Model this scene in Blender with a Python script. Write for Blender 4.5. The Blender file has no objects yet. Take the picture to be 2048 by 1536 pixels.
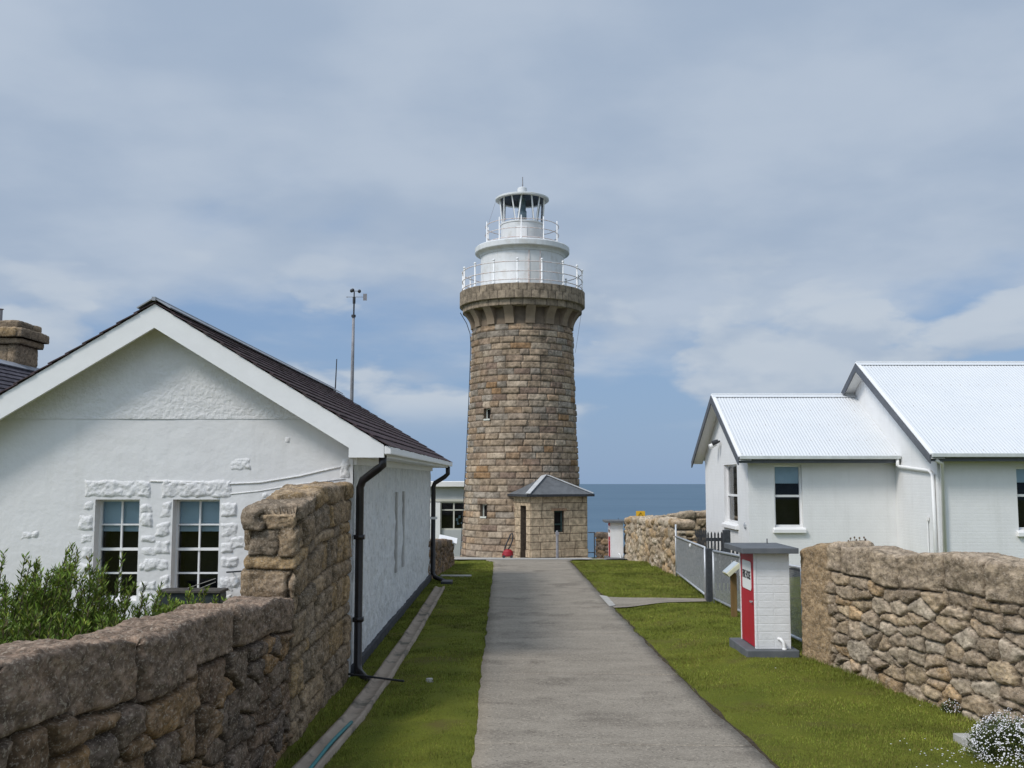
import bpy, bmesh, math, random
import numpy as np
from mathutils import Vector, Matrix

random.seed(7)
RNG = np.random.default_rng(7)
scene = bpy.context.scene
COL = scene.collection
PI = math.pi

# ---------------------------------------------------------------- camera
F = 2000.0
TH = math.atan(188.0 / F)
CT, ST = math.cos(TH), math.sin(TH)
EYE = 2.4


def P(px, py, D):
    """Point at depth D (metres along +Y) seen at photo pixel (px, py)."""
    u = (px - 1024) / F
    v = (768 - py) / F
    fw = CT - v * ST
    return (u / fw * D, D, EYE + (ST + v * CT) / fw * D)


def PX(px, py, D):
    return P(px, py, D)[0]


def PZ(py, D):
    return P(1024, py, D)[2]


cam_d = bpy.data.cameras.new('camera')
cam = bpy.data.objects.new('camera', cam_d)
COL.objects.link(cam)
cam.location = (0, 0, EYE)
cam.rotation_euler = (PI / 2 + TH, 0, 0)
cam_d.sensor_width = 36
cam_d.lens = 36 * F / 2048
cam_d.clip_start = 0.05
cam_d.clip_end = 60000
scene.camera = cam

# ---------------------------------------------------------------- light
SUN_AZ = Vector((-0.78, -0.60, 0)).normalized()
SUN_EL = math.radians(46)
SUN_DIR = Vector((SUN_AZ.x * math.cos(SUN_EL), SUN_AZ.y * math.cos(SUN_EL), math.sin(SUN_EL)))
sl = bpy.data.lights.new('sun', 'SUN')
sl.energy = 2.2
sl.angle = math.radians(13)
sl.color = (1.0, 0.95, 0.88)
sun = bpy.data.objects.new('sun', sl)
COL.objects.link(sun)
sun.rotation_euler = SUN_DIR.to_track_quat('Z', 'Y').to_euler()
sun.location = (-30, -30, 60)

scene.view_settings.view_transform = 'Standard'
scene.view_settings.look = 'None'
scene.view_settings.exposure = 0.0
scene.view_settings.gamma = 1.0
scene.view_settings.use_curve_mapping = False
scene.cycles.max_bounces = 6
scene.cycles.diffuse_bounces = 3
scene.cycles.transparent_max_bounces = 12


def N(nt, typ, **kw):
    n = nt.nodes.new(typ)
    for k, v in kw.items():
        setattr(n, k, v)
    return n


def mathn(nt, op, a, b=None, c=None, clamp=False):
    n = N(nt, 'ShaderNodeMath', operation=op)
    n.use_clamp = clamp
    for i, x in enumerate((a, b, c)):
        if x is None:
            continue
        if hasattr(x, 'is_linked'):
            nt.links.new(x, n.inputs[i])
        else:
            n.inputs[i].default_value = x
    return n.outputs[0]


def maprange(nt, v, a, b, c=0.0, d=1.0, smooth=True):
    n = N(nt, 'ShaderNodeMapRange')
    n.interpolation_type = 'SMOOTHSTEP' if smooth else 'LINEAR'
    nt.links.new(v, n.inputs[0])
    for i, x in enumerate((a, b, c, d)):
        n.inputs[i + 1].default_value = x
    return n.outputs[0]


def mixc(nt, fac, a, b, blend='MIX'):
    n = N(nt, 'ShaderNodeMix', data_type='RGBA', blend_type=blend)
    for sock, x in ((n.inputs[0], fac), (n.inputs[6], a), (n.inputs[7], b)):
        if hasattr(x, 'is_linked'):
            nt.links.new(x, sock)
        elif isinstance(x, (int, float)):
            sock.default_value = x
        else:
            sock.default_value = (x[0], x[1], x[2], 1)
    return n.outputs[2]


def noise(nt, vec, scale, detail=5, rough=0.55, dist=0.0):
    n = N(nt, 'ShaderNodeTexNoise')
    n.inputs['Scale'].default_value = scale
    n.inputs['Detail'].default_value = detail
    n.inputs['Roughness'].default_value = rough
    n.inputs['Distortion'].default_value = dist
    nt.links.new(vec, n.inputs['Vector'])
    return n.outputs['Fac']


def mapping(nt, vec, scale=(1, 1, 1), loc=(0, 0, 0), rot=(0, 0, 0)):
    n = N(nt, 'ShaderNodeMapping')
    n.inputs['Scale'].default_value = scale
    n.inputs['Location'].default_value = loc
    n.inputs['Rotation'].default_value = rot
    nt.links.new(vec, n.inputs['Vector'])
    return n.outputs[0]


# ---------------------------------------------------------------- sky
world = bpy.data.worlds.new('World')
scene.world = world
world.use_nodes = True
wn = world.node_tree
wn.nodes.clear()
wout = N(wn, 'ShaderNodeOutputWorld')
wbg = N(wn, 'ShaderNodeBackground')
wbg.inputs['Strength'].default_value = 0.1
wn.links.new(wbg.outputs[0], wout.inputs[0])
sky = N(wn, 'ShaderNodeTexSky')
sky.sky_type = 'NISHITA'
sky.sun_disc = False
sky.sun_elevation = SUN_EL
sky.sun_rotation = math.atan2(SUN_AZ.x, SUN_AZ.y)
sky.altitude = 90
sky.air_density = 1.0
sky.dust_density = 0.6
sky.ozone_density = 1.2
tc = N(wn, 'ShaderNodeTexCoord')
wd = tc.outputs['Generated']
sep = N(wn, 'ShaderNodeSeparateXYZ')
wn.links.new(wd, sep.inputs[0])
zz = mathn(wn, 'MAXIMUM', sep.outputs[2], 0.0)
den = mathn(wn, 'ADD', zz, 0.16)
cu = mathn(wn, 'DIVIDE', sep.outputs[0], den)
cv = mathn(wn, 'DIVIDE', sep.outputs[1], den)
cmb = N(wn, 'ShaderNodeCombineXYZ')
wn.links.new(cu, cmb.inputs[0])
wn.links.new(cv, cmb.inputs[1])
cvec = cmb.outputs[0]
n_big = noise(wn, mapping(wn, cvec, (1.0, 0.9, 1), (3.1, 1.7, 0)), 0.95, 7, 0.52, 0.1)
n_med = noise(wn, mapping(wn, cvec, (1.0, 1.0, 1), (7.3, 2.2, 4)), 1.9, 6, 0.5, 0.0)
# low bank of puffy clouds: noise over azimuth / elevation
cmb2 = N(wn, 'ShaderNodeCombineXYZ')
az = mathn(wn, 'ARCTAN2', sep.outputs[0], sep.outputs[1])
wn.links.new(az, cmb2.inputs[0])
wn.links.new(mathn(wn, 'MULTIPLY', sep.outputs[2], 2.3), cmb2.inputs[1])
n_puff = noise(wn, mapping(wn, cmb2.outputs[0], (1, 1, 1), (1.35, 0.4, 0)), 5.2, 7, 0.5, 0.1)
cover_hi = maprange(wn, mathn(wn, 'ADD', n_big, mathn(wn, 'MULTIPLY', maprange(wn, sep.outputs[2], 0.12, 0.23), 0.40)), 0.52, 0.74)
puff = maprange(wn, n_puff, 0.46, 0.555)
low = maprange(wn, sep.outputs[2], 0.15, 0.27, 1.0, 0.0)      # where the cloud bank sits
horizon_clear = maprange(wn, sep.outputs[2], 0.035, 0.085)
cover = mathn(wn, 'MAXIMUM', cover_hi, mathn(wn, 'MULTIPLY', puff, low))
cover = mathn(wn, 'MULTIPLY', cover, horizon_clear)
cover = mathn(wn, 'MULTIPLY', cover, 0.92)
shade = maprange(wn, n_med, 0.34, 0.66)
c_dark = (3.75, 4.6, 5.85)
c_light = (4.75, 5.5, 6.55)
ccol = mixc(wn, shade, c_dark, c_light)
n_puff2 = noise(wn, mapping(wn, cmb2.outputs[0], (1, 1, 1), (1.35, 0.46, 0)), 5.2, 7, 0.5, 0.1)
ptop = maprange(wn, mathn(wn, 'SUBTRACT', n_puff, n_puff2), -0.05, 0.10)
pcol = mixc(wn, ptop, (4.2, 5.0, 6.1), (5.8, 6.35, 6.95))
ccol = mixc(wn, mathn(wn, 'MULTIPLY', mathn(wn, 'MULTIPLY', low, puff), 0.65), ccol, pcol)
blue = mixc(wn, 0.75, sky.outputs[0], (2.3, 3.6, 5.9))
hz = maprange(wn, sep.outputs[2], 0.0, 0.16, 1.0, 0.0)
blue = mixc(wn, mathn(wn, 'MULTIPLY', hz, 0.6), blue, (2.55, 3.75, 5.6))
skyc = mixc(wn, cover, blue, ccol)
# thin cloud glows round the sun (behind the camera)
dotn = N(wn, 'ShaderNodeVectorMath', operation='DOT_PRODUCT')
wn.links.new(wd, dotn.inputs[0])
dotn.inputs[1].default_value = SUN_DIR
glow = mathn(wn, 'POWER', mathn(wn, 'MAXIMUM', dotn.outputs['Value'], 0.0), 3.0)
gain = mathn(wn, 'ADD', mathn(wn, 'MULTIPLY', glow, 1.9), 1.0)
sc_ = N(wn, 'ShaderNodeVectorMath', operation='SCALE')
wn.links.new(skyc, sc_.inputs[0])
wn.links.new(gain, sc_.inputs['Scale'])
wn.links.new(sc_.outputs[0], wbg.inputs['Color'])


# ---------------------------------------------------------------- materials
def mat(name, c1, c2=None, scale=6.0, rough=0.8, bump=0.0, bscale=40.0, bdist=0.01, spec=0.3, metal=0.0,
        speck=None, speck_scale=120.0, speck_amt=0.5, attr=False, c3=None, scale3=1.2, brick=None, stretch=(1, 1, 1), bdetail=6, c4=None, streak=None, gstretch=None):
    m = bpy.data.materials.new(name)
    m.use_nodes = True
    nt = m.node_tree
    b = nt.nodes['Principled BSDF']
    b.inputs['Roughness'].default_value = rough
    b.inputs['Specular IOR Level'].default_value = spec
    b.inputs['Metallic'].default_value = metal
    t = N(nt, 'ShaderNodeTexCoord')
    vec = t.outputs['Object']
    if gstretch:
        vec = mapping(nt, vec, gstretch)
    sv = mapping(nt, vec, stretch) if stretch != (1, 1, 1) else vec
    if attr:
        a = N(nt, 'ShaderNodeAttribute', attribute_name='Col')
        k = maprange(nt, noise(nt, sv, scale, 6, 0.65), 0.3, 0.7, 0.62, 1.38)
        g = N(nt, 'ShaderNodeVectorMath', operation='SCALE')
        nt.links.new(a.outputs['Color'], g.inputs[0])
        nt.links.new(k, g.inputs['Scale'])
        col = g.outputs[0]
    else:
        c2 = c2 or c1
        col = mixc(nt, maprange(nt, noise(nt, sv, scale, 6, 0.6), 0.3, 0.7), c1, c2)
    if c3:
        col = mixc(nt, maprange(nt, noise(nt, vec, scale3, 5, 0.6), 0.52, 0.68), col, c3)
    if streak:
        col = mixc(nt, mathn(nt, 'MULTIPLY', maprange(nt, noise(nt, mapping(nt, vec, (5, 5, .45)), 1.0, 6, 0.65), 0.50, 0.72), streak[1]), col, streak[0])
    if c4:
        col = mixc(nt, mathn(nt, 'MULTIPLY', maprange(nt, noise(nt, mapping(nt, vec, (1, 1, 1), (9, 4, 2)), speck_scale * .8, 4, 0.75), 0.53, 0.68), .7), col, c4)
    if speck:
        col = mixc(nt, mathn(nt, 'MULTIPLY', maprange(nt, noise(nt, vec, speck_scale, 3, 0.7), 0.52, 0.66), speck_amt), col, speck)
    nt.links.new(col, b.inputs['Base Color'])
    h = None
    if bump:
        h = noise(nt, vec, bscale, bdetail, 0.6)
    if brick:
        w, hh, mort, amt = brick
        s = N(nt, 'ShaderNodeSeparateXYZ')
        nt.links.new(vec, s.inputs[0])
        cb = N(nt, 'ShaderNodeCombineXYZ')
        nt.links.new(mathn(nt, 'ADD', s.outputs[0], s.outputs[1]), cb.inputs[0])
        nt.links.new(s.outputs[2], cb.inputs[1])
        br = N(nt, 'ShaderNodeTexBrick')
        br.inputs['Scale'].default_value = 1.0
        br.inputs['Brick Width'].default_value = w
        br.inputs['Row Height'].default_value = hh
        br.inputs['Mortar Size'].default_value = mort
        br.inputs['Mortar Smooth'].default_value = 0.6
        nt.links.new(cb.outputs[0], br.inputs['Vector'])
        inv = mathn(nt, 'MULTIPLY', br.outputs['Fac'], -amt)
        h = mathn(nt, 'ADD', h, inv) if h is not None else inv
    if h is not None:
        bp = N(nt, 'ShaderNodeBump')
        bp.inputs['Strength'].default_value = bump or 0.5
        bp.inputs['Distance'].default_value = bdist
        nt.links.new(h, bp.inputs['Height'])
        nt.links.new(bp.outputs[0], b.inputs['Normal'])
    return m


def glass_mat(name, tint=(0.9, 0.95, 1.0), ior=1.45):
    m = bpy.data.materials.new(name)
    m.use_nodes = True
    nt = m.node_tree
    nt.nodes.clear()
    o = N(nt, 'ShaderNodeOutputMaterial')
    mx = N(nt, 'ShaderNodeMixShader')
    tr = N(nt, 'ShaderNodeBsdfTransparent')
    tr.inputs[0].default_value = (*tint, 1)
    gl = N(nt, 'ShaderNodeBsdfGlossy')
    gl.inputs['Roughness'].default_value = 0.02
    gl.inputs['Color'].default_value = (1, 1, 1, 1)
    fr = N(nt, 'ShaderNodeFresnel')
    fr.inputs[0].default_value = ior
    nt.links.new(fr.outputs[0], mx.inputs[0])
    nt.links.new(tr.outputs[0], mx.inputs[1])
    nt.links.new(gl.outputs[0], mx.inputs[2])
    nt.links.new(mx.outputs[0], o.inputs[0])
    return m


M = {}
M['grass_soil'] = mat('lawn turf', (0.116, 0.134, 0.018), (0.165, 0.175, 0.024), 1.6, 0.95, 0.9, 60, 0.03, 0.1,
                      c3=(0.125, 0.108, 0.030), scale3=0.9, speck=(0.050, 0.045, 0.014), speck_scale=45, speck_amt=0.5)
M['blade'] = mat('grass blades', None, attr=True, scale=1.3, rough=0.7, spec=0.2)
M['concrete'] = mat('worn path concrete', (0.230, 0.198, 0.158), (0.305, 0.264, 0.212), 1.6, 0.9, 1.0, 40, 0.012, 0.12,
                    speck=(0.40, 0.35, 0.28), speck_scale=34, speck_amt=0.75, c3=(0.180, 0.153, 0.122), scale3=1.1, stretch=(0.8, 1.5, 1), c4=(0.075, 0.062, 0.050))
M['concrete_pale'] = mat('pale concrete', (0.34, 0.32, 0.29), (0.44, 0.42, 0.38), 3, 0.9, 0.4, 60, 0.005, 0.2)
M['drain'] = mat('gutter concrete', (0.27, 0.215, 0.165), (0.37, 0.30, 0.235), 2.2, 0.9, 0.5, 60, 0.006, 0.2, c3=(0.13, 0.115, 0.09), scale3=1.8)
M['soil'] = mat('bare soil edge', (0.045, 0.034, 0.024), (0.09, 0.07, 0.045), 14, 0.95, 0.8, 70, 0.02, 0.1)
M['stone'] = mat('rubble granite', None, attr=True, scale=22, rough=0.95, bump=0.8, bscale=48, bdist=0.010, spec=0.05,
                 speck=(0.46, 0.385, 0.30), speck_scale=58, speck_amt=0.55, bdetail=6, gstretch=(1, .55, 1), c4=(0.06, 0.047, 0.036))
M['ashlar'] = mat('rock faced granite', None, attr=True, scale=5, rough=0.9, bump=0.6, bscale=20, bdist=0.03, spec=0.15,
                  speck=(0.34, 0.29, 0.22), speck_scale=30, speck_amt=0.3)
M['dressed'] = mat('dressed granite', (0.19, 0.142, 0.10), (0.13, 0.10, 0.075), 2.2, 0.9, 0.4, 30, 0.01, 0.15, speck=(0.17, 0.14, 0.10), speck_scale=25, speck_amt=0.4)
M['corbel'] = mat('corbel granite', (0.27, 0.208, 0.148), (0.20, 0.152, 0.11), 2.0, 0.9, 0.4, 30, 0.01, 0.15)
M['white_rough'] = mat('painted rough stone', (0.72, 0.70, 0.685), (0.76, 0.745, 0.73), 3, 0.75, 0.6, 18, 0.04, 0.25, bdetail=7)
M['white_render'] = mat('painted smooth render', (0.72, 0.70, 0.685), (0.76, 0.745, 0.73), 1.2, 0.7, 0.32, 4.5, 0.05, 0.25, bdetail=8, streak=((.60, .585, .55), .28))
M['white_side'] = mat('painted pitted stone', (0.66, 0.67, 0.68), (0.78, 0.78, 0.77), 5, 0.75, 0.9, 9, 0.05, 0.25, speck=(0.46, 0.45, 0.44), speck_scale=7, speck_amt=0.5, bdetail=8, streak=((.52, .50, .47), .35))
M['white_brick'] = mat('painted brick', (0.75, 0.74, 0.725), (0.79, 0.78, 0.765), 2, 0.7, 0.35, 25, 0.012, 0.25, brick=(0.24, 0.086, 0.012, 0.28), streak=((.60, .59, .56), .25))
M['white_block'] = mat('painted block', (0.74, 0.73, 0.72), (0.80, 0.79, 0.78), 4, 0.7, 0.5, 22, 0.012, 0.25, brick=(0.42, 0.105, 0.010, 0.35), streak=((.55, .52, .48), .30))
M['white'] = mat('white paint', (0.80, 0.785, 0.765), (0.84, 0.825, 0.805), 4, 0.5, 0.15, 30, 0.004, 0.4)
M['tower_white'] = mat('tower white paint', (0.60, 0.605, 0.60), (0.68, 0.68, 0.67), 1.6, 0.5, 0.3, 4, 0.02, 0.4, c3=(0.55, 0.54, 0.51), scale3=2.2, streak=((.44, .40, .35), .35))
M['rail_white'] = mat('weathered white rail', (0.72, 0.70, 0.68), (0.55, 0.40, 0.34), 9, 0.6, spec=0.3)
M['slate'] = mat('dark slate', None, attr=True, scale=9, rough=0.92, bump=0.6, bscale=30, bdist=0.012, spec=0.08)
M['lead'] = mat('grey lead ridge', (0.24, 0.25, 0.27), (0.34, 0.35, 0.38), 5, 0.6, 0.2, 20, 0.01, 0.4)
M['porch_slate'] = mat('grey porch slate', (0.10, 0.105, 0.11), (0.14, 0.145, 0.15), 4, 0.6, 0.3, 20, 0.01, 0.3, brick=(0.5, 0.22, 0.012, 0.8))
M['black_pipe'] = mat('black gloss pipe', (0.012, 0.011, 0.012), (0.022, 0.018, 0.018), 6, 0.35, spec=0.5)
M['tar'] = mat('tarred base strip', (0.035, 0.037, 0.045), (0.07, 0.07, 0.075), 8, 0.8, 0.5, 30, 0.01)
M['iron_white'] = mat('white corrugated iron', (0.62, 0.63, 0.635), (0.65, 0.655, 0.655), 1.2, 0.5, spec=0.3)
M['grey_trim'] = mat('charcoal trim paint', (0.085, 0.092, 0.105), (0.11, 0.115, 0.13), 5, 0.5, spec=0.4)
M['grey_slab'] = mat('grey painted slab', (0.10, 0.108, 0.115), (0.135, 0.14, 0.145), 6, 0.75, 0.4, 60, 0.005)
M['red'] = mat('red door paint', (0.40, 0.006, 0.020), (0.46, 0.008, 0.024), 5, 0.45, 0.2, 30, 0.004, 0.4, stretch=(1, 1, 0.1))
M['plate'] = mat('sign plate', (0.80, 0.80, 0.77), None, 5, 0.5)
M['ink'] = mat('sign ink', (0.012, 0.012, 0.014), None, 5, 0.6)
M['galv'] = mat('galvanised steel', (0.42, 0.43, 0.45), (0.55, 0.56, 0.57), 12, 0.45, spec=0.5, metal=0.4)
M['wire'] = mat('chain link wire', (0.17, 0.175, 0.175), (0.25, 0.255, 0.25), 12, 0.5, spec=0.4, metal=0.3)
M['dark_wood'] = mat('dark grey timber', (0.035, 0.038, 0.042), (0.06, 0.063, 0.07), 12, 0.8, 0.3, 40, 0.005)
M['post_wood'] = mat('brown timber post', (0.16, 0.095, 0.035), (0.22, 0.135, 0.05), 12, 0.85, 0.4, 40, 0.005, stretch=(1, 1, 0.15))
M['cream'] = mat('cream panel', (0.62, 0.58, 0.40), (0.70, 0.66, 0.48), 6, 0.6)
M['yellow'] = mat('yellow sign', (0.72, 0.40, 0.025), (0.78, 0.45, 0.03), 6, 0.5)
M['steel_grey'] = mat('grey mast steel', (0.20, 0.19, 0.20), (0.28, 0.27, 0.28), 7, 0.5, spec=0.4)
M['dark_metal'] = mat('dark metal', (0.025, 0.026, 0.03), (0.045, 0.045, 0.05), 9, 0.5, spec=0.4)
M['interior'] = mat('dark room', (0.012, 0.010, 0.010), (0.02, 0.017, 0.016), 3, 0.9)
M['blind'] = mat('teal grey blind', (0.42, 0.53, 0.55), (0.48, 0.58, 0.60), 4, 0.8)
M['glass'] = glass_mat('window glass')
M['lamp_glass'] = mat('lamp lens', (0.16, 0.22, 0.25), (0.26, 0.33, 0.36), 8, 0.15, spec=0.6)
M['lantern_glass'] = glass_mat('lantern glass', (0.97, 0.98, 1.0), 1.12)
M['notice'] = mat('pale notices', (.35, .45, .48), (.18, .30, .34), 9, .8)
M['grey_wall'] = mat('grey rendered wall', (0.42, 0.44, 0.44), (0.48, 0.49, 0.49), 2, 0.8, 0.2, 20, 0.01)
M['cream_frame'] = mat('cream window frame', (0.58, 0.57, 0.50), None, 3, 0.6)
M['leaf'] = mat('shrub leaves', None, attr=True, scale=3, rough=0.6, spec=0.25)
M['stem'] = mat('shrub stems', (0.07, 0.055, 0.03), (0.13, 0.10, 0.06), 20, 0.9)
M['dry'] = mat('dry flower stalk', (0.17, 0.12, 0.075), (0.09, 0.06, 0.04), 30, 0.9)
M['petal'] = mat('white petals', (0.80, 0.79, 0.78), (0.74, 0.70, 0.74), 20, 0.7)
M['green_trough'] = mat('dark green trough', (0.018, 0.024, 0.026), (0.035, 0.045, 0.048), 8, 0.6)
M['teal_pipe'] = mat('teal pipe', (0.035, 0.16, 0.17), (0.05, 0.20, 0.20), 8, 0.6)
M['mower_red'] = mat('red machine shell', (0.30, 0.012, 0.02), None, 4, 0.4, spec=0.5)
M['lichen_white'] = mat('white paint edge', (0.76, 0.76, 0.74), None, 4, 0.7, 0.8, 12, 0.05)

# sea
sea_m = bpy.data.materials.new('sea water')
sea_m.use_nodes = True
nt = sea_m.node_tree
b = nt.nodes['Principled BSDF']
t = N(nt, 'ShaderNodeTexCoord')
nz = noise(nt, mapping(nt, t.outputs['Object'], (0.35, 1.0, 1)), 0.004, 6, 0.6)
nt.links.new(mixc(nt, maprange(nt, nz, 0.35, 0.65), (0.076, 0.132, 0.188), (0.090, 0.150, 0.208)), b.inputs['Base Color'])
b.inputs['Roughness'].default_value = 0.55
b.inputs['Specular IOR Level'].default_value = 0.12
bp = N(nt, 'ShaderNodeBump')
bp.inputs['Strength'].default_value = 0.8
bp.inputs['Distance'].default_value = 1.5
nt.links.new(noise(nt, mapping(nt, t.outputs['Object'], (1, 1.6, 1)), 0.06, 8, 0.65), bp.inputs['Height'])
nt.links.new(bp.outputs[0], b.inputs['Normal'])
M['sea'] = sea_m


# ---------------------------------------------------------------- numpy noise
def _hash(ix, iy, iz, seed):
    h = (ix * 374761393 + iy * 668265263 + iz * 2147483647 + seed * 974634777) & 0xFFFFFFFF
    h = ((h ^ (h >> 13)) * 1274126177) & 0xFFFFFFFF
    h = h ^ (h >> 16)
    return (h & 0xFFFFFF) / float(0xFFFFFF)


def vnoise(p, seed=0):
    p = np.asarray(p, dtype=np.float64)
    i = np.floor(p).astype(np.int64)
    f = p - i
    f = f * f * (3 - 2 * f)
    r = 0
    for dx in (0, 1):
        wx = f[:, 0] if dx else 1 - f[:, 0]
        for dy in (0, 1):
            wy = f[:, 1] if dy else 1 - f[:, 1]
            for dz in (0, 1):
                wz = f[:, 2] if dz else 1 - f[:, 2]
                r = r + wx * wy * wz * _hash(i[:, 0] + dx, i[:, 1] + dy, i[:, 2] + dz, seed)
    return r * 2 - 1


def fbm(p, scale, octv=4, seed=0, gain=0.5):
    p = np.asarray(p, dtype=np.float64) * scale
    a, s, tot = 1.0, 0, 0
    for o in range(octv):
        s = s + a * vnoise(p, seed + o * 17)
        tot += a
        a *= gain
        p = p * 2.03 + 11.7
    return s / tot


def smooth(x, a, b):
    t_ = np.clip((x - a) / (b - a), 0, 1)
    return t_ * t_ * (3 - 2 * t_)


# ---------------------------------------------------------------- ground height
_py = np.array([-30, 0, 8.3, 11.2, 13.6, 20.9, 28, 33, 35, 37, 40, 45, 50, 56, 70.])
_pz = np.array([.45, .12, 0, -.084, -.147, -.255, -.31, -.345, -.45, -.58, -.79, -1.12, -1.46, -1.75, -2.2])
_ly = np.array([-30, 0, 5, 9, 13.65, 20, 27, 33.0])
_lz = np.array([.45, .02, -.12, -.205, -.225, -.235, -.265, -.36])


def zpath(y):
    return np.interp(y, _py, _pz)


def G(x, y):
    x = np.asarray(x, float)
    y = np.asarray(y, float)
    zp = zpath(y)
    zl = np.where(y < 33, np.interp(y, _ly, _lz), zp)
    k = smooth(-x, 0.5, 1.9)
    z = zp * (1 - k) + zl * k
    z = z + 0.14 * smooth(x, 2.3, 3.3) * smooth(y, 10.5, 14) * smooth(-y, -24, -18)
    z = z + 0.18 * smooth(x, 6, 9) * smooth(y, 14, 20)
    ye = 47.0 + 17 * smooth(-x, -3.2, -0.8)
    e = np.maximum(y - ye, 0)
    z = z - e * 1.1 - 0.5 * smooth(e, 0, 1.2)
    return np.maximum(z, -110)


def g(x, y):
    return float(G(np.array([x]), np.array([y]))[0])


# ---------------------------------------------------------------- object helpers
def tag(o, label=None, cat=None, group=None, kind=None):
    if label:
        o['label'] = label
    if cat:
        o['category'] = cat
    if group:
        o['group'] = group
    if kind:
        o['kind'] = kind
    return o


def thing(name, loc, label, cat, group=None):
    o = bpy.data.objects.new(name, None)
    COL.objects.link(o)
    o.location = loc
    o.empty_display_size = 0.2
    o['base'] = list(loc)
    return tag(o, label, cat, group)


def base_of(o):
    while o.parent is not None:
        o = o.parent
    return Vector(o.location)


def link_mesh(name, me, material, parent=None, origin=None, smooth_=False, bevel=0.0):
    o = bpy.data.objects.new(name, me)
    COL.objects.link(o)
    if parent is not None:
        off = base_of(parent)
        o.parent = parent
    else:
        off = Vector(origin) if origin is not None else Vector((0, 0, 0))
        o.location = off
    if off.length > 0:
        me.transform(Matrix.Translation(-off))
    mats = material if isinstance(material, (list, tuple)) else [material]
    for m in mats:
        me.materials.append(m)
    if smooth_:
        me.polygons.foreach_set('use_smooth', [True] * len(me.polygons))
    if bevel:
        bm_ = o.modifiers.new('bevel', 'BEVEL')
        bm_.width = bevel
        bm_.segments = 2
        bm_.limit_method = 'ANGLE'
        bm_.angle_limit = math.radians(40)
    me.update()
    return o


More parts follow.
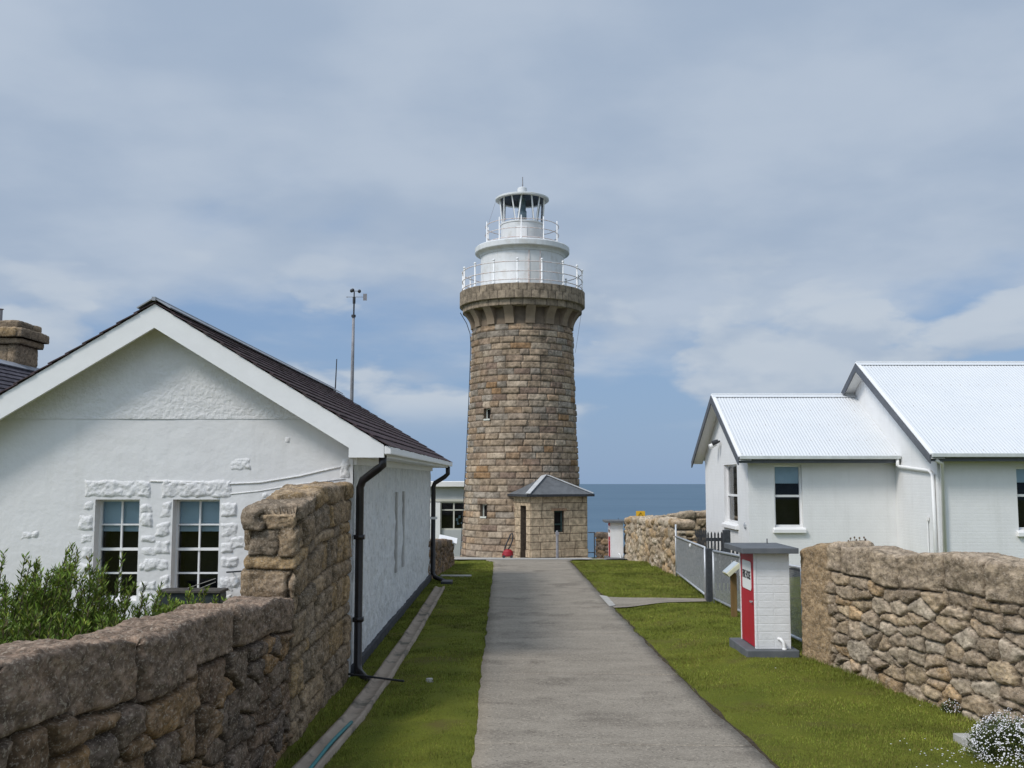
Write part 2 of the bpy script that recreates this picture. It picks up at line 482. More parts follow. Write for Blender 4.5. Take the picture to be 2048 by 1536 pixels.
class MB:
    """Collects simple shapes into one mesh."""

    def __init__(self):
        self.v, self.f, self.mi, self.c = [], [], [], []
        self.cur = 0
        self.col = None

    def add(self, vs, fs):
        k = len(self.v)
        self.v += [tuple(x) for x in vs]
        self.f += [tuple(i + k for i in q) for q in fs]
        self.mi += [self.cur] * len(fs)
        self.c += [self.col] * len(vs)
        return self

    def box(self, a, b):
        x0, y0, z0 = [min(i, j) for i, j in zip(a, b)]
        x1, y1, z1 = [max(i, j) for i, j in zip(a, b)]
        return self.add([(x0, y0, z0), (x1, y0, z0), (x1, y1, z0), (x0, y1, z0), (x0, y0, z1), (x1, y0, z1), (x1, y1, z1), (x0, y1, z1)],
                        [(0, 3, 2, 1), (4, 5, 6, 7), (0, 1, 5, 4), (1, 2, 6, 5), (2, 3, 7, 6), (3, 0, 4, 7)])

    def obox(self, c, half, ax, ay, az):
        c, ax, ay, az = Vector(c), Vector(ax).normalized(), Vector(ay).normalized(), Vector(az).normalized()
        vs = []
        for sz in (-1, 1):
            for sx, sy in ((-1, -1), (1, -1), (1, 1), (-1, 1)):
                vs.append(c + ax * sx * half[0] + ay * sy * half[1] + az * sz * half[2])
        return self.add(vs, [(0, 3, 2, 1), (4, 5, 6, 7), (0, 1, 5, 4), (1, 2, 6, 5), (2, 3, 7, 6), (3, 0, 4, 7)])

    def bar(self, p, q, w, h, up=(0, 0, 1)):
        p, q = Vector(p), Vector(q)
        d = q - p
        L = d.length
        d.normalize()
        s = d.cross(Vector(up))
        if s.length < 1e-4:
            s = d.cross(Vector((1, 0, 0)))
        s.normalize()
        u = s.cross(d)
        return self.obox((p + q) / 2, (L / 2, w / 2, h / 2), d, s, u)

    def tube(self, pts, r, n=8, cap=True, closed=False):
        pts = [Vector(p) for p in pts]
        m = len(pts)
        rs = r if isinstance(r, (list, tuple)) else [r] * m
        vs, fs = [], []
        prev = None
        for i, p in enumerate(pts):
            if closed:
                d = pts[(i + 1) % m] - pts[i - 1]
            else:
                d = pts[min(i + 1, m - 1)] - pts[max(i - 1, 0)]
            d.normalize()
            if prev is None:
                a = d.cross(Vector((0, 0, 1)))
                if a.length < 1e-3:
                    a = d.cross(Vector((1, 0, 0)))
            else:
                a = prev - d * prev.dot(d)
            a.normalize()
            prev = a
            bb = d.cross(a)
            for k in range(n):
                t_ = 2 * PI * k / n
                vs.append(p + (a * math.cos(t_) + bb * math.sin(t_)) * rs[i])
        rng = m if closed else m - 1
        for i in range(rng):
            j = (i + 1) % m
            for k in range(n):
                k2 = (k + 1) % n
                fs.append((i * n + k, i * n + k2, j * n + k2, j * n + k))
        if cap and not closed:
            fs.append(tuple(range(n))[::-1])
            fs.append(tuple((m - 1) * n + k for k in range(n)))
        return self.add(vs, fs)

    def lathe(self, c, prof, n=48, cap=False):
        """prof: [(r, z)] absolute z; axis at c (x, y)."""
        vs, fs = [], []
        for r, z in prof:
            for k in range(n):
                t_ = 2 * PI * k / n
                vs.append((c[0] + r * math.cos(t_), c[1] + r * math.sin(t_), z))
        for i in range(len(prof) - 1):
            for k in range(n):
                k2 = (k + 1) % n
                fs.append((i * n + k, i * n + k2, (i + 1) * n + k2, (i + 1) * n + k))
        if cap:
            fs.append(tuple(range(n))[::-1])
            fs.append(tuple((len(prof) - 1) * n + k for k in range(n)))
        return self.add(vs, fs)

    def poly(self, pts):
        return self.add(pts, [tuple(range(len(pts)))])

    def prism(self, pts, d):
        """Extrude polygon pts by vector d."""
        d = Vector(d)
        n = len(pts)
        vs = [Vector(p) for p in pts] + [Vector(p) + d for p in pts]
        fs = [tuple(range(n))[::-1], tuple(range(n, 2 * n))]
        fs += [(i, (i + 1) % n, n + (i + 1) % n, n + i) for i in range(n)]
        return self.add(vs, fs)

    def sphere(self, c, r, n=12, m=8):
        sx, sy, sz = r if isinstance(r, (list, tuple)) else (r, r, r)
        prof = []
        vs, fs = [], []
        for i in range(m + 1):
            a = -PI / 2 + PI * i / m
            for k in range(n):
                t_ = 2 * PI * k / n
                vs.append((c[0] + sx * math.cos(a) * math.cos(t_), c[1] + sy * math.cos(a) * math.sin(t_), c[2] + sz * math.sin(a)))
        for i in range(m):
            for k in range(n):
                k2 = (k + 1) % n
                fs.append((i * n + k, i * n + k2, (i + 1) * n + k2, (i + 1) * n + k))
        return self.add(vs, fs)

    def build(self, name, material, parent=None, origin=None, smooth_=False, bevel=0.0, fix=True):
        me = bpy.data.meshes.new(name)
        me.from_pydata(self.v, [], self.f)
        if any(self.mi):
            me.polygons.foreach_set('material_index', self.mi)
        if any(c is not None for c in self.c):
            a = me.attributes.new('Col', 'FLOAT_COLOR', 'POINT')
            a.data.foreach_set('color', [x for c in self.c for x in (*(c or (.5, .5, .5)), 1)])
        if fix:
            bm = bmesh.new()
            bm.from_mesh(me)
            bmesh.ops.recalc_face_normals(bm, faces=bm.faces)
            bm.to_mesh(me)
            bm.free()
        return link_mesh(name, me, material, parent, origin, smooth_, bevel)


def np_mesh(name, V, Fq, material, parent=None, origin=None, col=None, smooth_=True):
    me = bpy.data.meshes.new(name)
    V = np.asarray(V, np.float32)
    Fq = np.asarray(Fq, np.int32)
    k = Fq.shape[1]
    me.vertices.add(len(V))
    me.vertices.foreach_set('co', V.ravel())
    me.loops.add(len(Fq) * k)
    me.loops.foreach_set('vertex_index', Fq.ravel())
    me.polygons.add(len(Fq))
    me.polygons.foreach_set('loop_start', np.arange(0, len(Fq) * k, k, dtype=np.int32))
    if smooth_:
        me.polygons.foreach_set('use_smooth', np.ones(len(Fq), dtype=bool))
    me.update(calc_edges=True)
    if col is not None:
        a = me.attributes.new('Col', 'FLOAT_COLOR', 'POINT')
        c4 = np.ones((len(V), 4), np.float32)
        c4[:, :3] = col
        a.data.foreach_set('color', c4.ravel())
    return link_mesh(name, me, material, parent, origin)


def copy_tree(o, parent=None):
    c = o.copy()
    COL.objects.link(c)
    if parent is not None:
        c.parent = parent
    for ch in list(o.children):
        copy_tree(ch, c)
    return c


# ---------------------------------------------------------------- ground, paths, sea
def sheet(name, us, vs, fn, material, kind='structure'):
    U, V_ = np.meshgrid(us, vs, indexing='ij')
    pts = fn(U.ravel(), V_.ravel())
    nu, nv = len(us), len(vs)
    idx = np.arange(nu * nv).reshape(nu, nv)
    q = np.stack([idx[:-1, :-1], idx[1:, :-1], idx[1:, 1:], idx[:-1, 1:]], -1).reshape(-1, 4)
    o = np_mesh(name, pts, q, material)
    o['kind'] = kind
    return o


xs = np.concatenate([np.linspace(-150, -20, 14)[:-1], np.linspace(-20, -3.5, 24)[:-1], np.arange(-3.5, 6.5, 0.1), np.linspace(6.5, 25, 26), np.linspace(30, 150, 13)])
ys = np.concatenate([np.linspace(-40, 0, 12)[:-1], np.arange(0, 30, 0.12), np.arange(30, 70, 0.35), np.linspace(70, 180, 30)])


def lawn_fn(x, y):
    z = G(x, y)
    p = np.stack([x, y, np.zeros_like(x)], 1)
    dz = 0.022 * fbm(p, 1.6, 4, 3) + 0.012 * fbm(p, 6, 2, 5)
    near = (y > 5) & (y < 60)
    return np.stack([x, y, z + np.where(near, dz, 0) - 0.012], 1)


sheet('lawn', xs, ys, lawn_fn, M['grass_soil'])

# path edges in photo pixels -> world, by depth
_pd = np.array([-12, 4, 8.29, 11.19, 13.62, 20.9, 33.2, 34.5, 38.0])
_pl = np.array([-.10, -.28, -.315, -.36, -.395, -.47, -.60, -.75, -1.1])
_pr = np.array([2.45, 2.26, 2.185, 2.13, 2.12, 2.055, 1.90, 2.0, 2.3])


def path_l(y):
    return np.interp(y, _pd, _pl)


def path_r(y):
    return np.interp(y, _pd, _pr)


jl = 9.35 + np.arange(-6, 7) * 3.86      # cast joints between the slabs


def path_fn(u, y):
    p = np.stack([u * 3, y, np.zeros_like(y)], 1)
    xl = path_l(y) + 0.035 * fbm(p + 5, 1.4, 4, 9)
    xr = path_r(y) + 0.035 * fbm(p + 25, 1.4, 4, 19)
    xl = xl + .016 * fbm(p + 55, 7, 3, 29)
    xr = xr + .018 * fbm(p + 75, 7, 3, 39)
    x = xl + (xr - xl) * np.clip(u, 0, 1)
    z = zpath(y) + 0.020 + 0.006 * fbm(p, 0.8, 3, 2)
    dj = np.min(np.abs((y + 0.06 * (u - .5))[:, None] - jl[None, :]), axis=1)
    z = z - 0.022 * (1 - smooth(dj, 0.006, 0.016))
    z = np.where((u < 0) | (u > 1), z - 0.12, z)
    return np.stack([x, y, z], 1)


py_ = np.unique(np.concatenate([np.linspace(-12, 5, 8), np.arange(5, 33, 0.1), np.linspace(33, 38, 14)] + [j + np.array([-.030, -.017, -.010, -.006, 0, .006, .010, .017, .030]) for j in jl if 5 < j < 33]))
sheet('concrete_path', np.array([-.001] + list(np.linspace(0, 1, 15)) + [1.001]), py_, path_fn, M['concrete'])


def soil_fn(u, y):
    p = np.stack([np.zeros_like(y), y, np.zeros_like(y)], 1)
    w = 0.05 + 0.045 * fbm(p, 2.3, 4, 33)
    x = path_r(y) - 0.05 + (0.05 + np.maximum(w, 0.0)) * u
    return np.stack([x, y, zpath(y) + 0.012], 1)


sheet('soil_edge', np.array([0, .5, 1.0]), np.arange(5, 33, 0.08), soil_fn, M['soil'])


def apron_fn(u, y):
    xl = np.interp(y, [34.0, 36.5, 40, 46], [-.7, -2.2, -2.9, -3.4])
    xr = np.interp(y, [34.0, 36.5, 40, 46], [2.0, 2.6, 3.2, 3.4])
    x = xl + (xr - xl) * u
    return np.stack([x, y, G(x, y) + 0.03], 1)


sheet('tower_apron', np.linspace(0, 1, 18), np.arange(36.2, 46.6, 0.3), apron_fn, M['concrete_pale'])


def side_fn(u, t_):
    a = np.array(P(1196, 1186, 22.9)[:2])
    a2 = np.array(P(1228, 1212, 20.8)[:2])
    b_ = np.array(P(1425, 1196, 22.2)[:2])
    b2 = np.array(P(1431, 1203, 21.5)[:2])
    m1, m2 = np.array([3.2, 22.3]), np.array([3.2, 21.2])
    f_ = np.clip(t_, 0, 1)

    def q(p0, p1, p2):
        return ((1 - f_) ** 2)[:, None] * p0 + (2 * f_ * (1 - f_))[:, None] * p1 + (f_ ** 2)[:, None] * p2
    A_, B_ = q(a, m1, b_), q(a2, m2, b2)
    pt = A_ * (1 - u)[:, None] + B_ * u[:, None]
    return np.stack([pt[:, 0], pt[:, 1], G(pt[:, 0], pt[:, 1]) + 0.014], 1)


sheet('side_path', np.linspace(0, 1, 7), np.linspace(0, 1, 30), side_fn, M['concrete'])


def far_path_fn(u, t_):
    a, a2 = np.array([2.3, 37.2]), np.array([2.6, 35.9])
    b_, b2 = np.array([5.6, 39.5]), np.array([5.7, 38.2])
    pt = (a * (1 - u)[:, None] + a2 * u[:, None]) * (1 - t_)[:, None] + (b_ * (1 - u)[:, None] + b2 * u[:, None]) * t_[:, None]
    return np.stack([pt[:, 0], pt[:, 1], G(pt[:, 0], pt[:, 1]) + 0.036], 1)


sheet('far_path', np.linspace(0, 1, 6), np.linspace(0, 1, 20), far_path_fn, M['concrete_pale'])

mb = MB()
R_ = 20000
mb.poly([(-R_, 40, -87.6), (R_, 40, -87.6), (R_, 15000, -87.6), (-R_, 15000, -87.6)])
mb.poly([(-R_, -R_, -87.6), (R_, -R_, -87.6), (R_, 40, -87.6), (-R_, 40, -87.6)])
o = mb.build('sea', M['sea'])
o['kind'] = 'structure'

# pale concrete pad where the side path joins
mb = MB()
q = [P(1199, 1186, 23.0), P(1214, 1188, 22.8), P(1231, 1207, 21.1), P(1219, 1211, 20.9)]
mb.prism([(x, y, g(x, y) + 0.0) for x, y, _ in q], (0, 0, 0.032))
o = mb.build('concrete_pad', M['concrete_pale'], origin=q[0])
tag(o, 'small pale concrete pad at the corner where the side path leaves the main path', 'concrete pad')


# ---------------------------------------------------------------- rubble walls
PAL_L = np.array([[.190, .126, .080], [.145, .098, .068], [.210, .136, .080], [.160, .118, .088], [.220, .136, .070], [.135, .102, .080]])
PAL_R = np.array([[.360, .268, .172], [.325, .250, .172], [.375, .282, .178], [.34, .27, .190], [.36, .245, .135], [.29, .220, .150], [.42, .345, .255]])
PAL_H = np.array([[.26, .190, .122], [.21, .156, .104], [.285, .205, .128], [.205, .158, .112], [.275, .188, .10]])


def rubble_wall(name, A, B, zt, thick, res, courses, cap, seed, pal, material='stone', zb=None, w_mean=0.38, cap_w=0.75, plaster=None, rough=0.02,
                depth=0.05, joint=0.02, lum=0.0, toplumps=0.04, parent=None, cap_pal=None, bulge_amt=0.012, lichen=True, block=False, soffs=1.0, mortar=(0.055, 0.042, 0.028)):
    """Wall from A to B (xy of the seen face); body goes to the left of A->B. zt: top height as function of u in metres."""
    A, B = np.array(A, float), np.array(B, float)
    L = np.linalg.norm(B - A)
    d = (B - A) / L
    n = np.array([-d[1], d[0]])
    us = np.linspace(0, L, 200)
    if zb is None:
        zb = lambda u: G(A[0] + d[0] * u, A[1] + d[1] * u) - 0.10
    Hm = float(np.mean(zt(us) - zb(us)))
    nu, nw, nh = max(2, int(L / res)), max(2, int(thick / res)), max(2, int(Hm / res))
    I, J, K = np.meshgrid(np.arange(nu + 1), np.arange(nw + 1), np.arange(nh + 1), indexing='ij')
    surf = (I == 0) | (I == nu) | (J == 0) | (J == nw) | (K == nh)
    idx = -np.ones(I.shape, np.int64)
    idx[surf] = np.arange(surf.sum())
    u = I[surf] / nu * L
    w = J[surf] / nw * thick
    h = K[surf] / nh * Hm
    quads = []

    def addq(S, flip):
        q_ = np.stack([S[:-1, :-1], S[1:, :-1], S[1:, 1:], S[:-1, 1:]], -1).reshape(-1, 4)
        quads.append(q_[:, ::-1] if flip else q_)
    addq(idx[:, 0, :], False)
    addq(idx[:, -1, :], True)
    addq(idx[0, :, :], True)
    addq(idx[-1, :, :], False)
    addq(idx[:, :, -1], False)
    Q = np.concatenate(quads)
    p = np.stack([u, w, h], 1)
    # rounded box
    r = min(0.045, thick * 0.2)
    cl = np.stack([np.clip(u, r, L - r), np.clip(w, r, thick - r), np.minimum(h, Hm - r)], 1)
    dv = p - cl
    ln = np.maximum(np.linalg.norm(dv, axis=1, keepdims=True), 1e-6)
    nr = dv / ln
    p = cl + nr * np.minimum(ln, r)
    # stones
    rng = np.random.default_rng(seed)
    warp = np.stack([fbm(p, 3.0, 3, seed), fbm(p, 3.2, 3, seed + 5) * .6, fbm(p, 3.0, 3, seed + 9)], 1) * 0.05
    warp = warp + np.stack([fbm(p, 14, 2, seed + 1), p[:, 0] * 0, fbm(p, 14, 2, seed + 2)], 1) * 0.013
    pw = p + warp
    seeds = []
    z0 = 0.0
    tot = sum(courses)
    ch = [c / tot * (Hm - cap) for c in courses]
    for c in ch:
        x = -0.3 + rng.uniform(0, .3)
        while x < L + 0.4:
            ww = w_mean * rng.uniform(0.45, 1.75)
            zc = z0 + c * rng.uniform(0.35, 0.65)
            if rng.random() < 0.28 and c > 0.2:
                for zz_ in (z0 + c * .22, z0 + c * .78):
                    seeds.append((x + ww / 2 + rng.normal(0, .04), 0.0, zz_))
            else:
                seeds.append((x + ww / 2, 0.0, zc))
            x += ww
        z0 += c
    for k in range(int(len(seeds) * 0.22)):          # small pinning stones
        seeds.append((rng.uniform(0, L), 0.0, rng.uniform(.05, Hm - cap)))
    n_r = len(seeds)
    S = np.array(seeds)
    # w (through the wall) does not split stones, except a second leaf on the far side
    sc = np.array([0.68, 0.0, 1.30])
    SS, PP = S * sc, pw * sc
    far_leaf = (pw[:, 1] > thick * 0.55) & (pw[:, 2] < Hm - cap)
    PP = PP + far_leaf[:, None] * np.array([0.21, 0, 0.05])
    order = np.argsort(PP[:, 0], kind='stable')
    i1 = np.zeros(len(PP), np.int64)
    dedge = np.zeros(len(PP))
    CH = 4000
    for a in range(0, len(PP), CH):
        sel = order[a:a + CH]
        pp = PP[sel]
        x0_, x1_ = pp[:, 0].min() - 1.2, pp[:, 0].max() + 1.2
        cand = np.where((SS[:, 0] > x0_) & (SS[:, 0] < x1_))[0]
        D2 = ((pp[:, None, :] - SS[None, cand, :]) ** 2).sum(-1)
        o2 = np.argpartition(D2, 1, axis=1)[:, :2]
        d2 = np.take_along_axis(D2, o2, 1)
        sw = d2[:, 0] > d2[:, 1]
        o2[sw] = o2[sw][:, ::-1]
        d2[sw] = d2[sw][:, ::-1]
        c1, c2_ = cand[o2[:, 0]], cand[o2[:, 1]]
        sep_ = np.linalg.norm(SS[c1] - SS[c2_], axis=1)
        i1[sel] = c1
        dedge[sel] = (d2[:, 1] - d2[:, 0]) / (2 * np.maximum(sep_, 1e-3))
    iscap_v = np.zeros(len(p), bool)
    ctr = S[i1]
    if block:                                        # squared stones in courses
        hz_ = np.array(courses) / tot * (Hm - cap)
        zed = np.concatenate([[0], np.cumsum(hz_)])
        uu_ = pw[:, 0] + .5 * pw[:, 1]
        hh_ = p[:, 2] + .018 * fbm(p, 3, 3, seed + 31) + .008 * fbm(p, 14, 2, seed + 32)
        row = np.clip(np.searchsorted(zed, hh_, side='right') - 1, 0, len(hz_) - 1)
        base_i, ctr_l = 0, []
        for r_ in range(len(hz_)):
            cuts = [-.8 + rng.uniform(0, .4)]
            while cuts[-1] < L + 1.0:
                cuts.append(cuts[-1] + w_mean * rng.choice([.35, .7, 1.0, 1.35, 1.6]))
            cuts = np.array(cuts)
            sel = row == r_
            k = np.clip(np.searchsorted(cuts, uu_[sel], side='right') - 1, 0, len(cuts) - 2)
            i1[sel] = base_i + k
            du = np.minimum(uu_[sel] - cuts[k], cuts[k + 1] - uu_[sel])
            dedge[sel] = np.minimum(du, np.minimum(np.abs(hh_[sel] - zed[r_]), np.abs(zed[r_ + 1] - hh_[sel]) if (cap > 0 or r_ < len(hz_) - 1) else 9))
            ctr_l += [((cuts[j] + cuts[min(j + 1, len(cuts) - 1)]) / 2, 0.0, (zed[r_] + zed[r_ + 1]) / 2) for j in range(len(cuts))]
            base_i += len(cuts)
        n_r = base_i
        ctr = np.array(ctr_l)[i1]
    n_s = n_r
    if cap > 0:                                      # squared capstones on a nearly level bed
        cuts = [-0.3]
        while cuts[-1] < L + .5:
            cuts.append(cuts[-1] + cap_w * rng.uniform(.6, 1.4))
        cuts = np.array(cuts)
        uw = pw[:, 0] + .02 * fbm(p, 5, 3, seed + 41)
        k = np.clip(np.searchsorted(cuts, uw, side='right') - 1, 0, len(cuts) - 2)
        drop = rng.uniform(-.05, .06, len(cuts))
        bed = Hm - cap + drop[k] + 0.03 * fbm(p, 2.5, 3, seed + 40)
        iscap_v = p[:, 2] > bed
        dcap = np.minimum(np.minimum(uw - cuts[k], cuts[k + 1] - uw), np.where(iscap_v, p[:, 2] - bed, 9))
        dedge = np.where(iscap_v, dcap, np.minimum(dedge, np.abs(bed - p[:, 2])))
        i1 = np.where(iscap_v, n_r + k, i1)
        n_s = n_r + len(cuts)
        mid_ = (cuts[k] + cuts[k + 1]) / 2
        ctr = np.where(iscap_v[:, None], np.stack([mid_, mid_ * 0, mid_ * 0 + Hm - cap / 2], 1), ctr)
    soff = rng.uniform(-0.026, 0.018, n_s) * soffs
    tx, tz = rng.uniform(-.09, .09, n_s), rng.uniform(-.09, .09, n_s)
    dlt = pw - ctr
    prof = smooth(dedge, 0.0, joint)
    wear = -0.013 * np.exp(-np.maximum(dedge, 0) / 0.018)
    pq0 = p * np.array([.65, 1, 1])
    ps = p + (i1 % 97)[:, None] * np.array([3.7, 1.3, 2.1])
    fine = rough * (.8 * fbm(ps, 5, 3, seed + 60) + 0.55 * fbm(pq0, 14, 3, seed + 61) + .5 * fbm(pq0, 34, 2, seed + 62))
    disp = -depth * (1 - prof) + prof * (soff[i1] + bulge_amt * (1 - np.exp(-np.maximum(dedge, 0) / 0.07)) + np.clip(tx[i1] * dlt[:, 0] + tz[i1] * dlt[:, 2], -.035, .035) + wear) + fine
    pal_i = rng.integers(0, len(pal), n_s)
    sc_col = pal[pal_i] * rng.uniform(0.80, 1.20, (n_s, 1))
    if cap_pal is not None:
        sc_col = np.where((np.arange(n_s) >= n_r)[:, None], np.array(cap_pal)[None] * rng.uniform(.88, 1.15, (n_s, 1)), sc_col)
    col = sc_col[i1]
    pq = p * np.array([.6, 1, 1])
    mot = fbm(pq, 14, 3, seed + 72) + .6 * fbm(pq, 40, 2, seed + 73)
    col = col * (1 + 0.25 * fbm(p, 3.5, 3, seed + 70) + .60 * mot)[:, None]
    if lichen:
        lk = smooth(fbm(p, 5, 4, seed + 75) + .35 * (nr[:, 2] > .6), .12, .45)[:, None] * .6
        col = col * (1 - lk) + np.mean(pal, axis=0) * np.array([1.35, 1.38, 1.5]) * lk * (1 + .35 * mot)[:, None]
    mort = np.array(mortar)
    kk = smooth(dedge, 0.0, joint * 0.9)[:, None]
    col = mort * (1 - kk) + col * kk
    if plaster is not None:
        pm, pc, pd_ = plaster(p, nr)
        pm = pm[:, None]
        col = col * (1 - pm) + np.array(pc) * (1 + 0.22 * fbm(p, 5, 4, seed + 71) + .3 * mot)[:, None] * pm
        disp = disp * (1 - pm[:, 0]) + (pd_ + 0.7 * fine) * pm[:, 0]
    p2 = p + nr * disp[:, None]
    topl = toplumps * fbm(np.stack([p[:, 0], p[:, 1] * .4, np.zeros(len(p))], 1), 1.3, 3, seed + 80) * smooth(p[:, 2], Hm * 0.55, Hm)
    # lift
    uu = p2[:, 0]
    zz_ = zb(uu) + (p2[:, 2] / Hm) * (zt(uu) - zb(uu)) + topl
    X = A[0] + d[0] * uu + n[0] * p2[:, 1]
    Y = A[1] + d[1] * uu + n[1] * p2[:, 1]
    V_ = np.stack([X, Y, zz_], 1)
    org = None if parent else (A[0], A[1], g(A[0], A[1]))
    return np_mesh(name, V_, Q, M[material], parent=parent, origin=org, col=np.clip(col, 0.01, .9))


XS = P(700, 1340, 13.65)[0]           # plane of the cottage's side wall
# low wall along the left of the lawn (from near the camera to the high wall)
lw_y0, lw_y1 = 3.2, 10.12


def lw_top(u):
    y = lw_y0 + u
    return np.interp(y, [3.2, 4.3, 5.3, 6.4, 8.6, 10.1], [1.68, 1.62, 1.545, 1.455, 1.33, 1.225])


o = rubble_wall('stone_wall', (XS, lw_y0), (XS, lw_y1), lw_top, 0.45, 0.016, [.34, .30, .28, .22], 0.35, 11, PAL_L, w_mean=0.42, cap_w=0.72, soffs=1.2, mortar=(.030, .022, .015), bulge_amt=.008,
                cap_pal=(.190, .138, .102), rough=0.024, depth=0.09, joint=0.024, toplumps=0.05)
tag(o, 'low dark rubble wall with big square capstones running along the left lawn', 'stone wall')

# high wall butting against the cottage


def hw_top(u):
    return np.interp(u, [0, .05, .5, .9, 1.5, 2.3, 3.5], [2.06, 2.10, 2.17, 2.19, 2.28, 2.31, 2.30])


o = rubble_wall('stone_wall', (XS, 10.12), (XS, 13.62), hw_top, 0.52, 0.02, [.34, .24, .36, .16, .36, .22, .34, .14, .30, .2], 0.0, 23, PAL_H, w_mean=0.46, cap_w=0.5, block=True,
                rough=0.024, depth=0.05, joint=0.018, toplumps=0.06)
tag(o, 'tall tan rubble wall butting against the front corner of the white cottage', 'stone wall')

# right wall, near
ra = P(1604, 1312, 13.95)
rb = (5.42, 7.6)
rdir = np.array([rb[0] - ra[0], rb[1] - ra[1]])
rL = float(np.linalg.norm(rdir))


def rw_top(u):
    return np.interp(u, [0, .15, .5, 1.0, 1.6, 2.0, 2.6, 3.4, 5, 7], [1.42, 1.46, 1.53, 1.535, 1.53, 1.50, 1.55, 1.555, 1.60, 1.66])


o = rubble_wall('stone_wall', (ra[0], ra[1]), (rb[0], rb[1]), rw_top, 0.5, 0.018, [.3, .22, .27, .2, .24, .18], 0.36, 37, PAL_R * np.array([.92, .92, .93]), w_mean=0.38, cap_w=0.55, bulge_amt=.007, soffs=.9, mortar=(.060, .048, .034),
                plaster=lambda p, nr: (smooth(p[:, 0] + 0.16 * fbm(p, 2.2, 3, 5), .86, .68), (.30, .210, .122), 0.004), cap_pal=(.305, .235, .162),
                rough=0.022, depth=0.07, joint=0.020, toplumps=0.07)
tag(o, 'tan rubble wall with a plastered end beside the near fire hose cabinet', 'stone wall')

# wall beyond the mesh fence
wa = P(1352, 1147, 28.0)
wb = P(1249, 1109, 38.2)
o = rubble_wall('stone_wall', wb[:2], wa[:2], lambda u: np.interp(u, [0, 2.5, 5.5, 8.2, 10.2], [.84, .98, 1.05, 1.17, 1.22]), 0.55, 0.045, [.36, .34, .36, .3], 0.22, 41, PAL_R * 1.08, w_mean=0.62,
                depth=0.10, joint=0.03, rough=0.045, toplumps=0.10, zb=None, bulge_amt=.03)
tag(o, 'rough tan rubble wall between the mesh fence and the far fire hose cabinet', 'stone wall')
o = rubble_wall('stone_wall', (4.75, 36.4), (8.6, 36.5), lambda u: np.interp(u, [0, .85, 1.85, 3.85], [1.02, 1.10, 1.20, 1.28]), 0.5, 0.045, [.34, .3, .32, .3, .28], 0.25, 43, PAL_R, w_mean=0.5,
                depth=0.09, joint=0.035, rough=0.04, toplumps=0.07)
tag(o, 'rubble wall behind the dark picket fence with sea above it', 'stone wall')
o = rubble_wall('stone_wall', P(1190, 1110, 42.2)[:2], P(1222, 1110, 41.8)[:2], lambda u: np.interp(u, [0, 1], [.12, .16]), 0.4, 0.045, [.3, .3, .3], 0.25, 47, PAL_L * .9, w_mean=0.35,
                depth=0.08, joint=0.03, rough=0.03)
tag(o, 'short dark stone wall between the sea rail and the far fire hose cabinet', 'stone wall')
# low wall beyond the cottage
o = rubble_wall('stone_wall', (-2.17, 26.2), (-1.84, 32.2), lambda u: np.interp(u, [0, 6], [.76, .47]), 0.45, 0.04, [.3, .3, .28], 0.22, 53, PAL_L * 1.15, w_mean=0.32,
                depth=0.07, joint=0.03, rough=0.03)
tag(o, 'low brown stone wall between the far end of the cottage and the lighthouse', 'stone wall')
WALL_END = (-1.84, 32.2)

# ---------------------------------------------------------------- lighthouse
TC = (PX(1045, 1100, 45.0), 45.0)
TZ = -1.25


def rad(halfpx, row):
    return halfpx / F / (CT - (768 - row) / F * ST) * 45.0


z_cor = PZ(668, 45)           # where the shaft starts to flare
z_ringb = PZ(617, 45)
z_bandb = PZ(629, 45)
z_gal = PZ(589, 45)
LH = thing('lighthouse', (TC[0], TC[1], TZ), 'tall round granite lighthouse with a white lantern above its stone gallery', 'lighthouse')

R0, R1 = 2.70, rad(99.5, 668)


def shaft_r(z):
    t_ = (z - TZ) / (z_cor - TZ)
    return R0 + (R1 - R0) * (1 - (1 - t_) ** 1.35)


